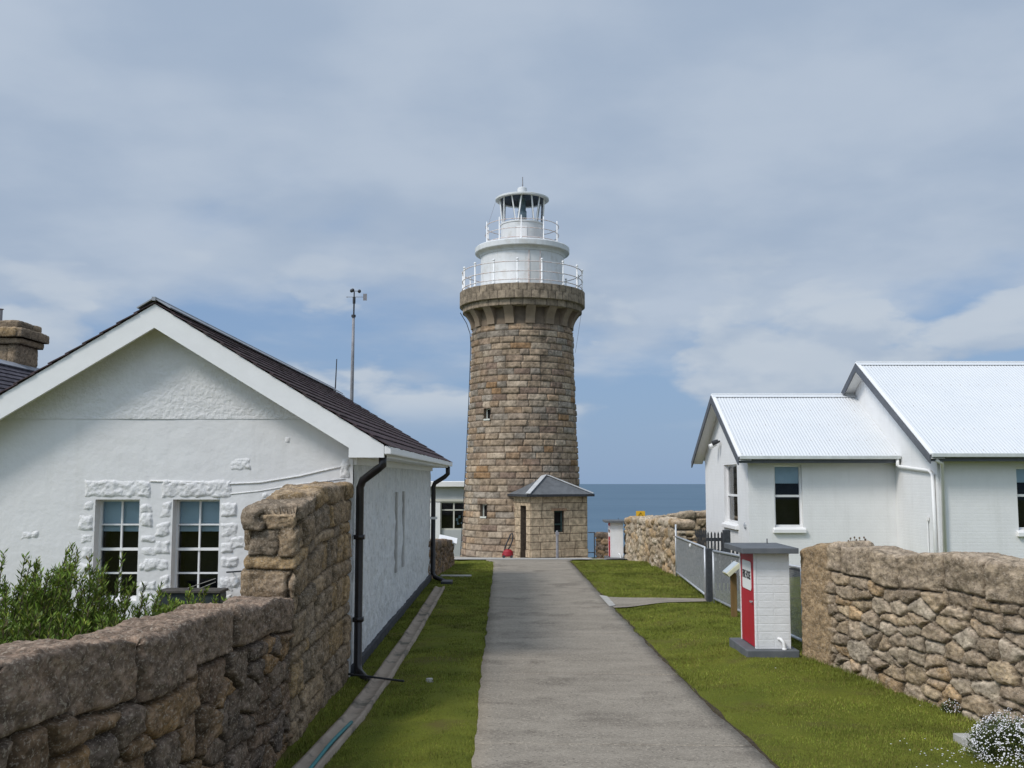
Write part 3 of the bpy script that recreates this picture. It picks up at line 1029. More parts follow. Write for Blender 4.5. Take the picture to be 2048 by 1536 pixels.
def build_shaft():
    rng = np.random.default_rng(5)
    H = z_cor - TZ + 0.15
    nrow = 37
    rh = H / nrow
    nth, nz = 560, 37 * 8
    th = np.arange(nth) / nth * 2 * PI
    zs = np.linspace(0, H, nz + 1)
    T, Z = np.meshgrid(th, zs, indexing='ij')
    T, Z = T.ravel(), Z.ravel()
    zz_ = TZ + Z
    rr = np.where(zz_ < z_cor, shaft_r(np.minimum(zz_, z_cor)), R1)
    row = np.clip((Z / rh).astype(int), 0, nrow - 1)
    Rn = 2.5
    circ = 2 * PI * Rn
    s = T * Rn
    p3 = np.stack([rr * np.cos(T), rr * np.sin(T), Z], 1)
    s = s + 0.035 * fbm(p3, 4, 2, 4)
    dz = np.minimum(Z - row * rh, (row + 1) * rh - Z) + 0.012 * fbm(p3, 5, 2, 8)
    pal = np.array([[.320, .238, .165], [.275, .212, .158], [.312, .215, .138], [.265, .222, .178], [.295, .212, .150], [.370, .292, .215], [.215, .150, .112], [.30, .180, .095]])
    prob = np.array([.24, .19, .10, .13, .14, .10, .07, .03])
    ds = np.full(len(s), 9.0)
    col = np.zeros((len(s), 3))
    off = np.zeros(len(s))
    tilt = np.zeros(len(s))
    for r_ in range(nrow):
        sel = np.where(row == r_)[0]
        x, cuts = rng.uniform(0, .5), []
        x0 = x
        while x < x0 + circ - 0.45:
            cuts.append(x)
            x += rng.uniform(0.42, 1.02)
        cuts = np.array(cuts)
        ss = (s[sel] - x0) % circ + x0
        k = np.clip(np.searchsorted(cuts, ss, side='right') - 1, 0, len(cuts) - 1)
        nxt = np.append(cuts[1:], x0 + circ)
        ds[sel] = np.minimum(ss - cuts[k], nxt[k] - ss)
        pi_ = rng.choice(len(pal), len(cuts), p=prob / prob.sum())
        cc = pal[pi_] * rng.uniform(.84, 1.18, (len(cuts), 1))
        col[sel] = cc[k]
        off[sel] = rng.uniform(-.02, .035, len(cuts))[k]
        mid = (cuts + nxt) / 2
        tilt[sel] = (rng.uniform(-.05, .05, len(cuts)))[k] * (ss - mid[k])
    de = np.minimum(ds, dz)
    prof = smooth(de, 0.004, 0.038)
    disp = prof * (0.040 + off + tilt) + prof * (0.03 * fbm(p3, 3.2, 4, 21) + 0.025 * fbm(p3, 9, 3, 22))
    kk = smooth(de, 0.0, 0.022)[:, None]
    col = np.array([.12, .092, .068]) * (1 - kk) + col * (1 + .28 * fbm(p3, 2.4, 4, 31))[:, None] * kk
    # run-off streaks below the gallery
    sk = smooth(fbm(np.stack([T * Rn * 2.2, Z * .12, Z * 0], 1), 1.0, 4, 91), .12, .5) * smooth(Z, 3.5, H - .5)
    col = col * (1 - .30 * sk)[:, None]
    # old rust and lichen stains
    st = smooth(fbm(p3 * np.array([1, 1, .5]), .9, 4, 77), .18, .5)[:, None]
    col = col * (1 - .22 * st) + np.array([.24, .13, .06]) * .22 * st
    disp = np.where(zz_ > z_cor, np.minimum(disp, 0.0), disp)
    rr = rr + disp
    V_ = np.stack([TC[0] + rr * np.cos(T), TC[1] + rr * np.sin(T), zz_], 1)
    idx = np.arange(nth * (nz + 1)).reshape(nth, nz + 1)
    nx = np.roll(idx, -1, axis=0)
    q_ = np.stack([idx[:, :-1], nx[:, :-1], nx[:, 1:], idx[:, 1:]], -1)
    # openings for the slit windows
    keep = np.ones(q_.shape[:2], bool)
    wins = []
    for (pxa, pxb, ra_, rb_) in ((969.5, 982, 816, 841), (963, 975, 1008, 1036)):
        D = 43.0
        for _ in range(4):
            a0 = P((pxa + pxb) / 2, (ra_ + rb_) / 2, D)
            rz = shaft_r(a0[2])
            D = TC[1] - math.sqrt(max(rz ** 2 - (a0[0] - TC[0]) ** 2, .01))
        za, zb_ = PZ(rb_, D), PZ(ra_, D)
        xa, xb = PX(pxa, ra_, D), PX(pxb, ra_, D)
        tha = math.atan2(-math.sqrt(rz ** 2 - (xa - TC[0]) ** 2), xa - TC[0]) % (2 * PI)
        thb = math.atan2(-math.sqrt(rz ** 2 - (xb - TC[0]) ** 2), xb - TC[0]) % (2 * PI)
        i0, i1_ = int(round(tha / (2 * PI) * nth)), int(round(thb / (2 * PI) * nth))
        i1_ = max(i1_, i0 + 2)
        j0, j1 = int(round((za - TZ) / H * nz)), int(round((zb_ - TZ) / H * nz))
        keep[i0:i1_, j0:j1] = False
        wins.append((i0 / nth * 2 * PI, i1_ / nth * 2 * PI, TZ + j0 / nz * H, TZ + j1 / nz * H, rz))
    q_ = q_[keep]
    np_mesh('tower_shaft', V_, q_, M['ashlar'], parent=LH, col=np.clip(col, .02, .8))
    for (t0, t1, za, zb_, rz) in wins:
        def pt(t_, r_, z_):
            return (TC[0] + r_ * math.cos(t_), TC[1] + r_ * math.sin(t_), z_)
        ro, ri = rz + 0.075, rz - 0.30
        e = 0.006
        m_ = MB()
        m_.cur = 0
        for (ta, tb, z_a, z_b) in ((t0 - e, t0 - e, za, zb_), (t1 + e, t1 + e, za, zb_)):
            m_.poly([pt(ta, ro, z_a), pt(ta, ri, z_a), pt(ta, ri, z_b), pt(ta, ro, z_b)])
        m_.poly([pt(t0 - e, ro, za), pt(t1 + e, ro, za), pt(t1 + e, ri, za), pt(t0 - e, ri, za)])
        m_.poly([pt(t0 - e, ro, zb_), pt(t1 + e, ro, zb_), pt(t1 + e, ri, zb_), pt(t0 - e, ri, zb_)])
        wo = m_.build('slit_window', M['dressed'], parent=LH)
        m_ = MB()
        rp = rz - 0.16
        m_.poly([pt(t0, rp, za), pt(t1, rp, za), pt(t1, rp, zb_), pt(t0, rp, zb_)])
        m_.build('pane', M['interior'], parent=wo)
        m_ = MB()
        for (pa, pb) in (((t0, za), (t0, zb_)), ((t1, za), (t1, zb_)), ((t0, za + .02), (t1, za + .02)), ((t0, zb_ - .02), (t1, zb_ - .02))):
            m_.bar(pt(pa[0], rp + .03, pa[1]), pt(pb[0], rp + .03, pb[1]), .06, .06)
        m_.bar(pt(t0, rz + 0.0, za + .03), pt(t1, rz + 0.0, za + .03), .20, .07)
        m_.build('frame', M['cream_frame'], parent=wo)


build_shaft()

# cornice ring of two block courses + lower band + corbels


def block_ring(name, r_in, z0, z1, rowz, nblk, seed, parent, rbulge=0.02, r_top=None):
    rng = np.random.default_rng(seed)
    nth = 480
    th = np.arange(nth) / nth * 2 * PI
    nz = 24
    zs = np.linspace(z0, z1, nz + 1)
    T, Z = np.meshgrid(th, zs, indexing='ij')
    T, Z = T.ravel(), Z.ravel()
    rows = np.array([z0] + rowz + [z1])
    ri = np.clip(np.searchsorted(rows, Z, side='right') - 1, 0, len(rows) - 2)
    dz = np.minimum(Z - rows[ri], rows[ri + 1] - Z)
    pit = 2 * PI / nblk
    sh = (ri % 2) * 0.5
    kf = T / pit + sh
    k = np.floor(kf).astype(int) % nblk
    ds = np.minimum(kf - np.floor(kf), 1 - (kf - np.floor(kf))) * pit * r_in
    # keep top and bottom arrises square
    dzz = np.where((Z <= z0 + 1e-6) | (Z >= z1 - 1e-6), 0.05, dz)
    de = np.minimum(ds, dzz)
    pr = smooth(de, 0.0, 0.022)
    p3 = np.stack([r_in * np.cos(T), r_in * np.sin(T), Z], 1)
    rr = r_in + pr * rbulge + 0.008 * fbm(p3, 5, 3, seed)
    colb = np.array([.245, .192, .138]) * rng.uniform(.8, 1.2, (len(rows) * nblk, 1))
    col = colb[ri * nblk + k]
    kk = smooth(de, 0, .016)[:, None]
    col = np.array([.11, .085, .065]) * (1 - kk) + col * (1 + .3 * fbm(p3, 2.2, 3, seed + 3))[:, None] * kk
    V_ = np.stack([TC[0] + rr * np.cos(T), TC[1] + rr * np.sin(T), Z], 1)
    idx = np.arange(nth * (nz + 1)).reshape(nth, nz + 1)
    nx = np.roll(idx, -1, axis=0)
    q_ = np.stack([idx[:, :-1], nx[:, :-1], nx[:, 1:], idx[:, 1:]], -1).reshape(-1, 4)
    # close with a disc and soffit ring
    nV = len(V_)
    inner = []
    for zc in (z0, z1):
        inner.append(np.stack([TC[0] + 1.5 * np.cos(th), TC[1] + 1.5 * np.sin(th), np.full(nth, zc)], 1))
    V_ = np.concatenate([V_] + inner)
    b0 = nV + np.arange(nth)
    b1 = nV + nth + np.arange(nth)
    q0 = np.stack([idx[:, 0], b0, np.roll(b0, -1), nx[:, 0]], -1)
    q1 = np.stack([idx[:, -1], nx[:, -1], np.roll(b1, -1), b1], -1)
    q_ = np.concatenate([q_, q0, q1])
    col = np.concatenate([col, np.tile(np.array([[.2, .17, .13]]), (2 * nth, 1))])
    return np_mesh(name, V_, q_, M['ashlar'], parent=parent, col=np.clip(col, .02, .8), smooth_=False)


R_ring = rad(124.0, 600)
R_band = rad(118.0, 622)
zmid = (z_gal * 0.52 + z_ringb * 0.48)
gal = block_ring('gallery_ring', R_ring, z_ringb, z_gal, [zmid], 48, 3, LH)
block_ring('cornice_band', R_band, z_bandb, z_ringb - 0.003, [], 32, 4, LH)
# core behind the corbels, darkened in colour to stand for shade in the gaps
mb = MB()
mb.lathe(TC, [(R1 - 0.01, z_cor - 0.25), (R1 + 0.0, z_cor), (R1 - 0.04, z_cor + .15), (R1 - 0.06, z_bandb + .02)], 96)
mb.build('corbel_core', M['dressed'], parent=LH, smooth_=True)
ncor = 16
for k in range(ncor):
    a = math.radians(-90 + 8.0 + k * 360 / ncor)
    ca, sa = math.cos(a), math.sin(a)
    tx, ty = -sa, ca
    hw = 0.20
    prof = []
    zt_ = z_bandb - 0.002
    for i in range(9):
        t_ = i / 8
        z = zt_ - (zt_ - (z_cor + 0.16)) * t_
        r = R1 + 0.07 + (R_band - R1 - 0.10) * (1 - math.sin(min(t_ * 1.12, 1) * PI / 2)) ** 1.0
        prof.append((r, z))
    pts = [(R1 - 0.15, zt_)] + prof + [(R1 - 0.15, z_cor + 0.16)]
    mb = MB()
    poly = [(TC[0] + r * ca - tx * hw, TC[1] + r * sa - ty * hw, z) for r, z in pts]
    mb.prism(poly, (tx * 2 * hw, ty * 2 * hw, 0))
    mb.build('corbel', M['corbel'], parent=LH)

# white lower room
Rd = rad(83.0, 540)
z_dt = PZ(517, 45)
z_cb, z_ct = PZ(512, 45), PZ(497.5, 45)
Rc = rad(94.3, 505)
mb = MB()
mb.lathe(TC, [(Rd + .02, z_gal - .05), (Rd + .02, z_gal + .10), (Rd, z_gal + .12), (Rd, z_dt)], 96)
drum = mb.build('lamp_room_wall', M['tower_white'], parent=LH, smooth_=False)
drum.data.polygons.foreach_set('use_smooth', [True] * len(drum.data.polygons))
# door panel on the lower room (front right)
mb = MB()
for (aa, bb) in ((8.5, 23.5),):
    n_ = 8
    inn, out = [], []
    for i in range(n_ + 1):
        a = math.radians(-90 + aa + (bb - aa) * i / n_)
        out.append((TC[0] + (Rd + .03) * math.cos(a), TC[1] + (Rd + .03) * math.sin(a)))
    vs = [(x, y, z_gal + .05) for x, y in out] + [(x, y, z_dt - .06) for x, y in out]
    mb.add(vs, [(i, i + 1, n_ + 2 + i, n_ + 1 + i) for i in range(n_)])
dp = mb.build('door', mat('door weathered paint', (.60, .60, .58), (.68, .68, .66), 2, .6), parent=LH, smooth_=True, fix=False)
mb = MB()
for aa in (8.3, 23.7):
    a = math.radians(-90 + aa)
    mb.bar((TC[0] + (Rd + .03) * math.cos(a), TC[1] + (Rd + .03) * math.sin(a), z_gal + .05), (TC[0] + (Rd + .03) * math.cos(a), TC[1] + (Rd + .03) * math.sin(a), z_dt - .05), .05, .05)
mb.build('door_frame', M['rail_white'], parent=dp)
mb = MB()
prof = [(Rd - .02, z_dt - .04), (Rd + .03, z_dt)]
for i in range(1, 8):
    t_ = i / 7
    prof.append((Rd + .03 + (Rc - Rd - .06) * (1 - math.cos(t_ * PI / 2)), z_dt + (z_cb - z_dt) * 0 + (z_cb + .05 - z_dt) * math.sin(t_ * PI / 2)))
prof += [(Rc - .02, z_cb + .05), (Rc, z_cb + .08), (Rc, z_ct - .05), (Rc - .05, z_ct), (0.4, z_ct + .02)]
mb.lathe(TC, prof, 96)
mb.build('upper_cornice', M['tower_white'], parent=LH, smooth_=False)
mb = MB()
mb.lathe(TC, [(1.0, z_ct + .015), (rad(75, 490), z_ct + .02), (rad(75, 490), z_ct + .06), (1.0, z_ct + .06)], 72)
mb.build('upper_deck', M['rail_white'], parent=LH)

# lantern
z_lb, z_lt = z_ct + .05, PZ(450, 45)
Rl = rad(42.5, 465)
mb = MB()
mb.lathe(TC, [(Rl, z_lb), (Rl, z_lt - .06), (Rl + .03, z_lt - .06), (Rl + .03, z_lt), (0.2, z_lt + .01)], 64)
mb.build('lantern_drum', M['tower_white'], parent=LH)
mb = MB()
a0 = math.radians(-90 - 3)
n_ = 6
for (aa, bb, zz0, zz1) in ((-16, 12, z_lb + .02, z_lt - .28),):
    out = [(TC[0] + (Rl + .02) * math.cos(math.radians(-90 + aa + (bb - aa) * i / n_)), TC[1] + (Rl + .02) * math.sin(math.radians(-90 + aa + (bb - aa) * i / n_))) for i in range(n_ + 1)]
    mb.add([(x, y, zz0) for x, y in out] + [(x, y, zz1) for x, y in out], [(i, i + 1, n_ + 2 + i, n_ + 1 + i) for i in range(n_)])
mb.build('hatch', M['white'], parent=LH, fix=False)
z_rb = PZ(402.5, 45)
Rr = rad(53.5, 402)
npost = 14
for k in range(npost):
    a = math.radians(-90 - 2.0 + k * 360 / npost)
    b_ = a + math.radians(9 if k % 2 else -9)
    mb = MB()
    mb.bar((TC[0] + (Rl - .01) * math.cos(b_), TC[1] + (Rl - .01) * math.sin(b_), z_lt), (TC[0] + (Rr - .20) * math.cos(a), TC[1] + (Rr - .20) * math.sin(a), z_rb + .03), .052, .052)
    mb.build('glazing_bar', M['white'], parent=LH)
mb = MB()
nseg = 40
mb.lathe(TC, [(Rl - .01, z_lt + .005), (Rr - .22, z_rb - .0)], nseg)
mb.build('lantern_glass', M['lantern_glass'], parent=LH, smooth_=True)
mb = MB()
z_top = PZ(387, 45)
mb.lathe(TC, [(Rr - .19, z_rb + .015), (Rr - .05, z_rb - .01), (Rr, z_rb + .02), (Rr, z_rb + .09), (Rr - .05, z_rb + .12), (.55, z_top - .06), (.2, z_top + .02), (0.0, z_top + .03)], 64)
mb.build('lantern_roof', M['tower_white'], parent=LH)
mb = MB()
mb.lathe(TC, [(Rr - .19, z_rb + .012), (.6, z_rb + .18), (0.0, z_rb + .22)], 48)
mb.build('roof_lining', M['dark_metal'], parent=LH)
mb = MB()
mb.lathe(TC, [(rad(9.6, 385), z_top - .06), (rad(9.6, 385), PZ(377, 45)), (.14, PZ(375, 45)), (0, PZ(374, 45))], 32)
mb.build('vent_cap', M['tower_white'], parent=LH)
mb = MB()
mb.tube([(TC[0] + .02, TC[1], PZ(376, 45)), (TC[0] + .02, TC[1], PZ(354, 45))], [.03, .018], 8)
mb.build('finial_rod', M['steel_grey'], parent=LH)
mb = MB()
mb.lathe(TC, [(.10, z_lt), (.12, z_lt + .25), (.20, z_lt + .27), (.21, z_lt + .62), (.17, z_lt + .66), (.17, z_rb + .1)], 24)
mb.build('lamp', M['lamp_glass'], parent=LH, smooth_=True)


def railing(name, r, zb_, zt_, nposts, phase, rails, pr, parent, ball=True, rr=.02):
    m_ = MB()
    for zf in rails:
        z = zb_ + (zt_ - zb_) * zf
        m_.tube([(TC[0] + r * math.cos(2 * PI * i / 64), TC[1] + r * math.sin(2 * PI * i / 64), z) for i in range(64)], rr, 6, closed=True)
    ro = m_.build(name, M['rail_white'], parent=parent, smooth_=True)
    for k in range(nposts):
        a = math.radians(-90 + phase + k * 360 / nposts)
        x, y = TC[0] + r * math.cos(a), TC[1] + r * math.sin(a)
        m_ = MB()
        m_.tube([(x, y, zb_), (x, y, zb_ + .08), (x, y, zb_ + .09), (x, y, zt_)], [pr * 2.0, pr * 1.8, pr, pr * .9], 8)
        if ball:
            m_.sphere((x, y, zt_ + .03), pr * 1.7, 8, 6)
            for zf in rails:
                m_.sphere((x, y, zb_ + (zt_ - zb_) * zf), pr * 1.4, 8, 4)
        m_.build('rail_post', M['white'], parent=ro, smooth_=True)
    return ro


R_rail = rad(119.5, 560)
railing('gallery_railing', R_rail, z_gal, PZ(544.5, 45), 16, -5.0, (.17, .52, .93), .035, LH)
R_rail2 = rad(73.0, 470)
railing('balcony_railing', R_rail2, z_ct + .06, PZ(449.5, 45) + .02, 10, -2.0, (.10, .48, .86), .028, LH, ball=False, rr=.018)
# lightning conductor down the left side
mb = MB()
pts = []
a = math.radians(180 - 4)
for i in range(24):
    z = TZ + .1 + (z_bandb - .05 - TZ) * i / 23
    r = shaft_r(min(z, z_cor)) + .075
    if z > z_cor - .1:
        t_ = (z - z_cor + .1) / (z_bandb - z_cor + .1)
        r = R1 + .10 + (R_band - R1) * t_ ** 1.6
    pts.append((TC[0] + r * math.cos(a), TC[1] - r * math.sin(a), z))
mb.tube(pts, .018, 6)
mb.build('conductor_cable', M['dark_metal'], parent=LH)
for a_, b_ in (((-Rr * .98, -.1, z_rb), (-R_rail2 * 1.02, -.3, z_ct + .5)), ((R_ring - .12, -.4, z_ringb), (R1 + .12, -.4, z_cor - .9))):
    mb = MB()
    mb.tube([(TC[0] + a_[0], TC[1] + a_[1], a_[2]), (TC[0] + b_[0], TC[1] + b_[1], b_[2])], .007, 5)
    mb.build('stay_wire', M['steel_grey'], parent=LH)

# ---------------------------------------------------------------- porch of the lighthouse
PA = math.radians(24)
pn = Vector((math.sin(PA), -math.cos(PA), 0))       # outward
pt_ = Vector((math.cos(PA), math.sin(PA), 0))       # along the front, left to right
PC = P(1118.5, 1100, 41.55)
pc = Vector((PC[0], PC[1], 0))
PW = 2.62 / 2
pz0, pz1 = -1.15, PZ(990.5, 41.2)
PORCH = thing('stone_porch', (PC[0], PC[1], g(PC[0], PC[1])), 'small square granite porch with a grey slate hip roof at the foot of the lighthouse', 'porch')


def PP3(s, t, z):
    """porch coordinates: s along front, t behind the front."""
    v = pc + pt_ * s - pn * t
    return (v.x, v.y, z)


def ashlar_face(fn, L, H, rows, seed, holes, out, quoin=0.0, depth=.018, base=None):
    """Dressed blocks with recessed joints on a planar face; fn(s, h, d) -> point, d outwards."""
    rng = np.random.default_rng(seed)
    rh = H / rows
    cells = []
    for r in range(rows):
        x = -rng.uniform(0, .5)
        while x < L:
            w = rng.uniform(.55, .95)
            cells.append((max(x, 0), min(x + w, L), r * rh, (r + 1) * rh))
            x += w
    c_all = []
    for (a, b_, c, d) in cells:
        pieces = [(a, b_, c, d)]
        for (h0, h1, k0, k1) in holes:
            nxt = []
            for (a, b_, c, d) in pieces:
                if b_ <= h0 or a >= h1 or d <= k0 or c >= k1:
                    nxt.append((a, b_, c, d))
                    continue
                if a < h0:
                    nxt.append((a, h0, c, d))
                if b_ > h1:
                    nxt.append((h1, b_, c, d))
                aa, bb = max(a, h0), min(b_, h1)
                if c < k0:
                    nxt.append((aa, bb, c, k0))
                if d > k1:
                    nxt.append((aa, bb, k1, d))
            pieces = nxt
        c_all += pieces
    g_ = .010
    for (a, b_, c, d) in c_all:
        if b_ - a < .03 or d - c < .03:
            continue
        k = rng.uniform(.86, 1.12)
        out.col = (.44 * k, .338 * k, .228 * k)
        e = depth * rng.uniform(.8, 1.2) + (.03 if (base and d <= base) else 0)
        q0 = [fn(a + g_, c + g_, 0), fn(b_ - g_, c + g_, 0), fn(b_ - g_, d - g_, 0), fn(a + g_, d - g_, 0)]
        q1 = [fn(a + 1.8 * g_, c + 1.8 * g_, e), fn(b_ - 1.8 * g_, c + 1.8 * g_, e), fn(b_ - 1.8 * g_, d - 1.8 * g_, e), fn(a + 1.8 * g_, d - 1.8 * g_, e)]
        out.add(q0 + q1, [(4, 5, 6, 7), (0, 1, 5, 4), (1, 2, 6, 5), (2, 3, 7, 6), (3, 0, 4, 7)])


H_ = pz1 - pz0
# holes
wz0, wz1 = PZ(1064, 41.4) - pz0, PZ(1022, 41.4) - pz0
ws0 = (PX(1108.5, 1040, 41.4) - PC[0]) / math.cos(PA) + PW
ws1 = (PX(1127, 1040, 41.6) - PC[0]) / math.cos(PA) + PW
dz0, dz1 = 0.25, PZ(1012, 41.6) - pz0
dt0, dt1 = .38, .92
mb = MB()
mb.col = (.10, .075, .055)
D_ = 2.2


def quad_holes(fn, L, H, holes):
    us = sorted({0, L, *[x for h in holes for x in h[:2]]})
    vs = sorted({0, H, *[x for h in holes for x in h[2:]]})
    for a, b_ in zip(us[:-1], us[1:]):
        for c, d in zip(vs[:-1], vs[1:]):
            if any(h[0] - 1e-6 <= a and b_ <= h[1] + 1e-6 and h[2] - 1e-6 <= c and d <= h[3] + 1e-6 for h in holes):
                continue
            mb.poly([fn(a, c, 0), fn(b_, c, 0), fn(b_, d, 0), fn(a, d, 0)])
    for (a, b_, c, d) in holes:
        for (p_, q_) in (((a, c), (b_, c)), ((b_, c), (b_, d)), ((b_, d), (a, d)), ((a, d), (a, c))):
            mb.poly([fn(*p_, .02), fn(*q_, .02), fn(*q_, -.28), fn(*p_, -.28)])


front = lambda s, h, d: PP3(s - PW, -d, pz0 + h)
left = lambda s, h, d: PP3(-PW - d, D_ - s, pz0 + h)
right = lambda s, h, d: PP3(PW + d, s, pz0 + h)
fh = [(ws0, ws1, wz0, wz1)]
lh = [(D_ - dt1, D_ - dt0, dz0, dz1)]
quad_holes(front, 2 * PW, H_, fh)
quad_holes(left, D_, H_, lh)
quad_holes(right, D_, H_, [])
ashlar_face(front, 2 * PW, H_, 9, 61, fh, mb, base=.75)
ashlar_face(left, D_, H_, 9, 62, lh, mb, base=.75)
ashlar_face(right, D_, H_, 9, 63, [], mb, base=.75)
mb.build('wall', mat('porch granite', None, attr=True, scale=6, rough=.9, bump=.4, bscale=30, bdist=.01, spec=.15, speck=(.22, .17, .12), speck_scale=30, speck_amt=.35), parent=PORCH, fix=False)
mb = MB()
mb.poly([front(ws0, wz0, -.2), front(ws1, wz0, -.2), front(ws1, wz1, -.2), front(ws0, wz1, -.2)])
pw_ = mb.build('window', M['interior'], parent=PORCH)
mb = MB()
for a, b_ in (((ws0 + .03, wz0), (ws0 + .03, wz1)), ((ws1 - .03, wz0), (ws1 - .03, wz1)), ((ws0, wz0 + .03), (ws1, wz0 + .03)), ((ws0, wz1 - .03), (ws1, wz1 - .03)), ((ws0, wz0 + .3), (ws1, wz0 + .3))):
    mb.bar(front(*a, -.15), front(*b_, -.15), .06, .06)
mb.build('frame', mat('dark green frame', (.03, .055, .05), (.05, .08, .07), 9, .6), parent=pw_)
mb = MB()
mb.col = (.30, .19, .12)
mb.bar(front(ws0 - .12, wz1 + .06, .02), front(ws1 + .12, wz1 + .06, .02), .12, .10)
mb.build('lintel', M['ashlar'], parent=pw_)
mb = MB()
mb.poly([left(D_ - dt1, dz0, -.22), left(D_ - dt0, dz0, -.22), left(D_ - dt0, dz1, -.22), left(D_ - dt1, dz1, -.22)])
pd_ = mb.build('door', M['dark_metal'], parent=PORCH)
mb = MB()
mb.sphere(left(D_ - dt0 - .1, dz0 + 1.0, -.18), .035)
mb.build('handle', M['galv'], parent=pd_)
# hip roof
ov = .2
za = pz1 + .04
zap = PZ(949.5, 42.9)
mb = MB()
e0, e1 = PP3(-PW - ov, -ov, za), PP3(PW + ov, -ov, za)
b0, b1 = PP3(-PW - ov, D_, za), PP3(PW + ov, D_, za)
ap = PP3(0, 1.30, zap)
bp_ = PP3(0, D_ + .1, zap)
mb.poly([e0, e1, ap])
mb.poly([e1, b1, bp_, ap])
mb.poly([b0, e0, ap, bp_])
prf = mb.build('roof', M['porch_slate'], parent=PORCH)
mb = MB()
mb.bar(Vector(e0) + Vector((0, 0, .035)), Vector(ap) + Vector((0, 0, .035)), .20, .03)
mb.bar(Vector(e1) + Vector((0, 0, .035)), Vector(ap) + Vector((0, 0, .035)), .14, .03)
mb.bar(Vector(ap) + Vector((0, 0, .04)), Vector(bp_) + Vector((0, 0, .04)), .16, .03)
mb.build('hip_flashing', mat('pale lead flashing', (.42, .42, .42), (.52, .52, .51), 6, .6), parent=prf)
mb = MB()
for (p_, q_) in ((e0, e1), (e1, b1), (b0, e0)):
    mb.bar(Vector(p_) - Vector((0, 0, .05)), Vector(q_) - Vector((0, 0, .05)), .10, .10)
mb.poly([Vector(x) - Vector((0, 0, .03)) for x in (e0, e1, b1, b0)])
mb.build('eave', M['dark_metal'], parent=prf)

# standpipe in front of the porch
x, y, _ = P(1114.5, 1110, 40.2)
mb = MB()
mb.tube([(x, y, g(x, y) - .1), (x, y, PZ(1066, 40.2)), (x, y, PZ(1061, 40.2))], [.055, .055, .03], 10)
mb.box((x - .07, y - .05, PZ(1070, 40.2)), (x + .07, y + .05, PZ(1064, 40.2)))
o = mb.build('standpipe', M['steel_grey'], origin=(x, y, g(x, y)))
tag(o, 'thin grey post standing in front of the porch window', 'post')

# red machine leaning at the tower foot
x, y, _ = P(1016, 1110, 41.3)
gz = g(x, y) + .03
t = thing('floor_machine', (x, y, gz), 'small red machine with a tall black looped handle beside the porch door', 'machine')
mb = MB()
mb.lathe((x, y), [(.0, gz + .06), (.20, gz + .06), (.22, gz + .12), (.20, gz + .26), (.12, gz + .34), (0, gz + .35)], 20)
mb.box((x - .24, y - .12, gz + .05), (x - .05, y + .12, gz + .2))
mb.build('shell', M['mower_red'], parent=t, smooth_=False, bevel=.02)
mb = MB()
mb.tube([(x - .16, y, gz + .15), (x - .12, y, gz + .45), (x + .02, y, gz + .75), (x + .10, y, gz + .95), (x + .17, y, gz + 1.0), (x + .2, y, gz + .9), (x + .18, y, gz + .7), (x + .08, y, gz + .45), (x, y, gz + .33)], .028, 8)
mb.build('handle', M['dark_metal'], parent=t, smooth_=True)
for dx in (-.17, .14):
    mb = MB()
    mb.tube([(x + dx, y - .18, gz + .06), (x + dx, y - .13, gz + .06)], .06, 14)
    mb.build('wheel', M['dark_metal'], parent=t)

# sea rail right of the porch
x0, y0, _ = P(1176, 1100, 42.8)
x1, y1, _ = P(1190, 1100, 42.8)
t = thing('sea_railing', (x0, y0, g(x0, y0)), 'thin grey pipe railing between the porch and the dark stone wall', 'railing')
mb = MB()
for rw in (1065, 1105):
    mb = MB()
    mb.tube([(x0, y0, PZ(rw, 42.8)), (x1, y1, PZ(rw, 42.8))], .021, 8)
    mb.build('rail', M['steel_grey'], parent=t)
mb = MB()
mb.tube([(x1 - .02, y1, g(x1, y1) - .1), (x1 - .02, y1, PZ(1064, 42.8))], .025, 8)
mb.build('post', M['steel_grey'], parent=t)


# ---------------------------------------------------------------- shared building helpers
def wall_holes(m_, fn, L, zlo, zhi, holes, reveal):
    """fn(s, z, d) d = inwards depth"""
    us = sorted({0, L, *[x for h in holes for x in h[:2]]})
    vs = sorted({zlo, zhi, *[x for h in holes for x in h[2:]]})
    for a, b_ in zip(us[:-1], us[1:]):
        for c, d in zip(vs[:-1], vs[1:]):
            if any(h[0] - 1e-6 <= a and b_ <= h[1] + 1e-6 and h[2] - 1e-6 <= c and d <= h[3] + 1e-6 for h in holes):
                continue
            m_.poly([fn(a, c, 0), fn(b_, c, 0), fn(b_, d, 0), fn(a, d, 0)])
    for (a, b_, c, d) in holes:
        for (p_, q_) in (((a, c), (b_, c)), ((b_, c), (b_, d)), ((b_, d), (a, d)), ((a, d), (a, c))):
            m_.poly([fn(*p_, 0), fn(*q_, 0), fn(*q_, reveal), fn(*p_, reveal)])


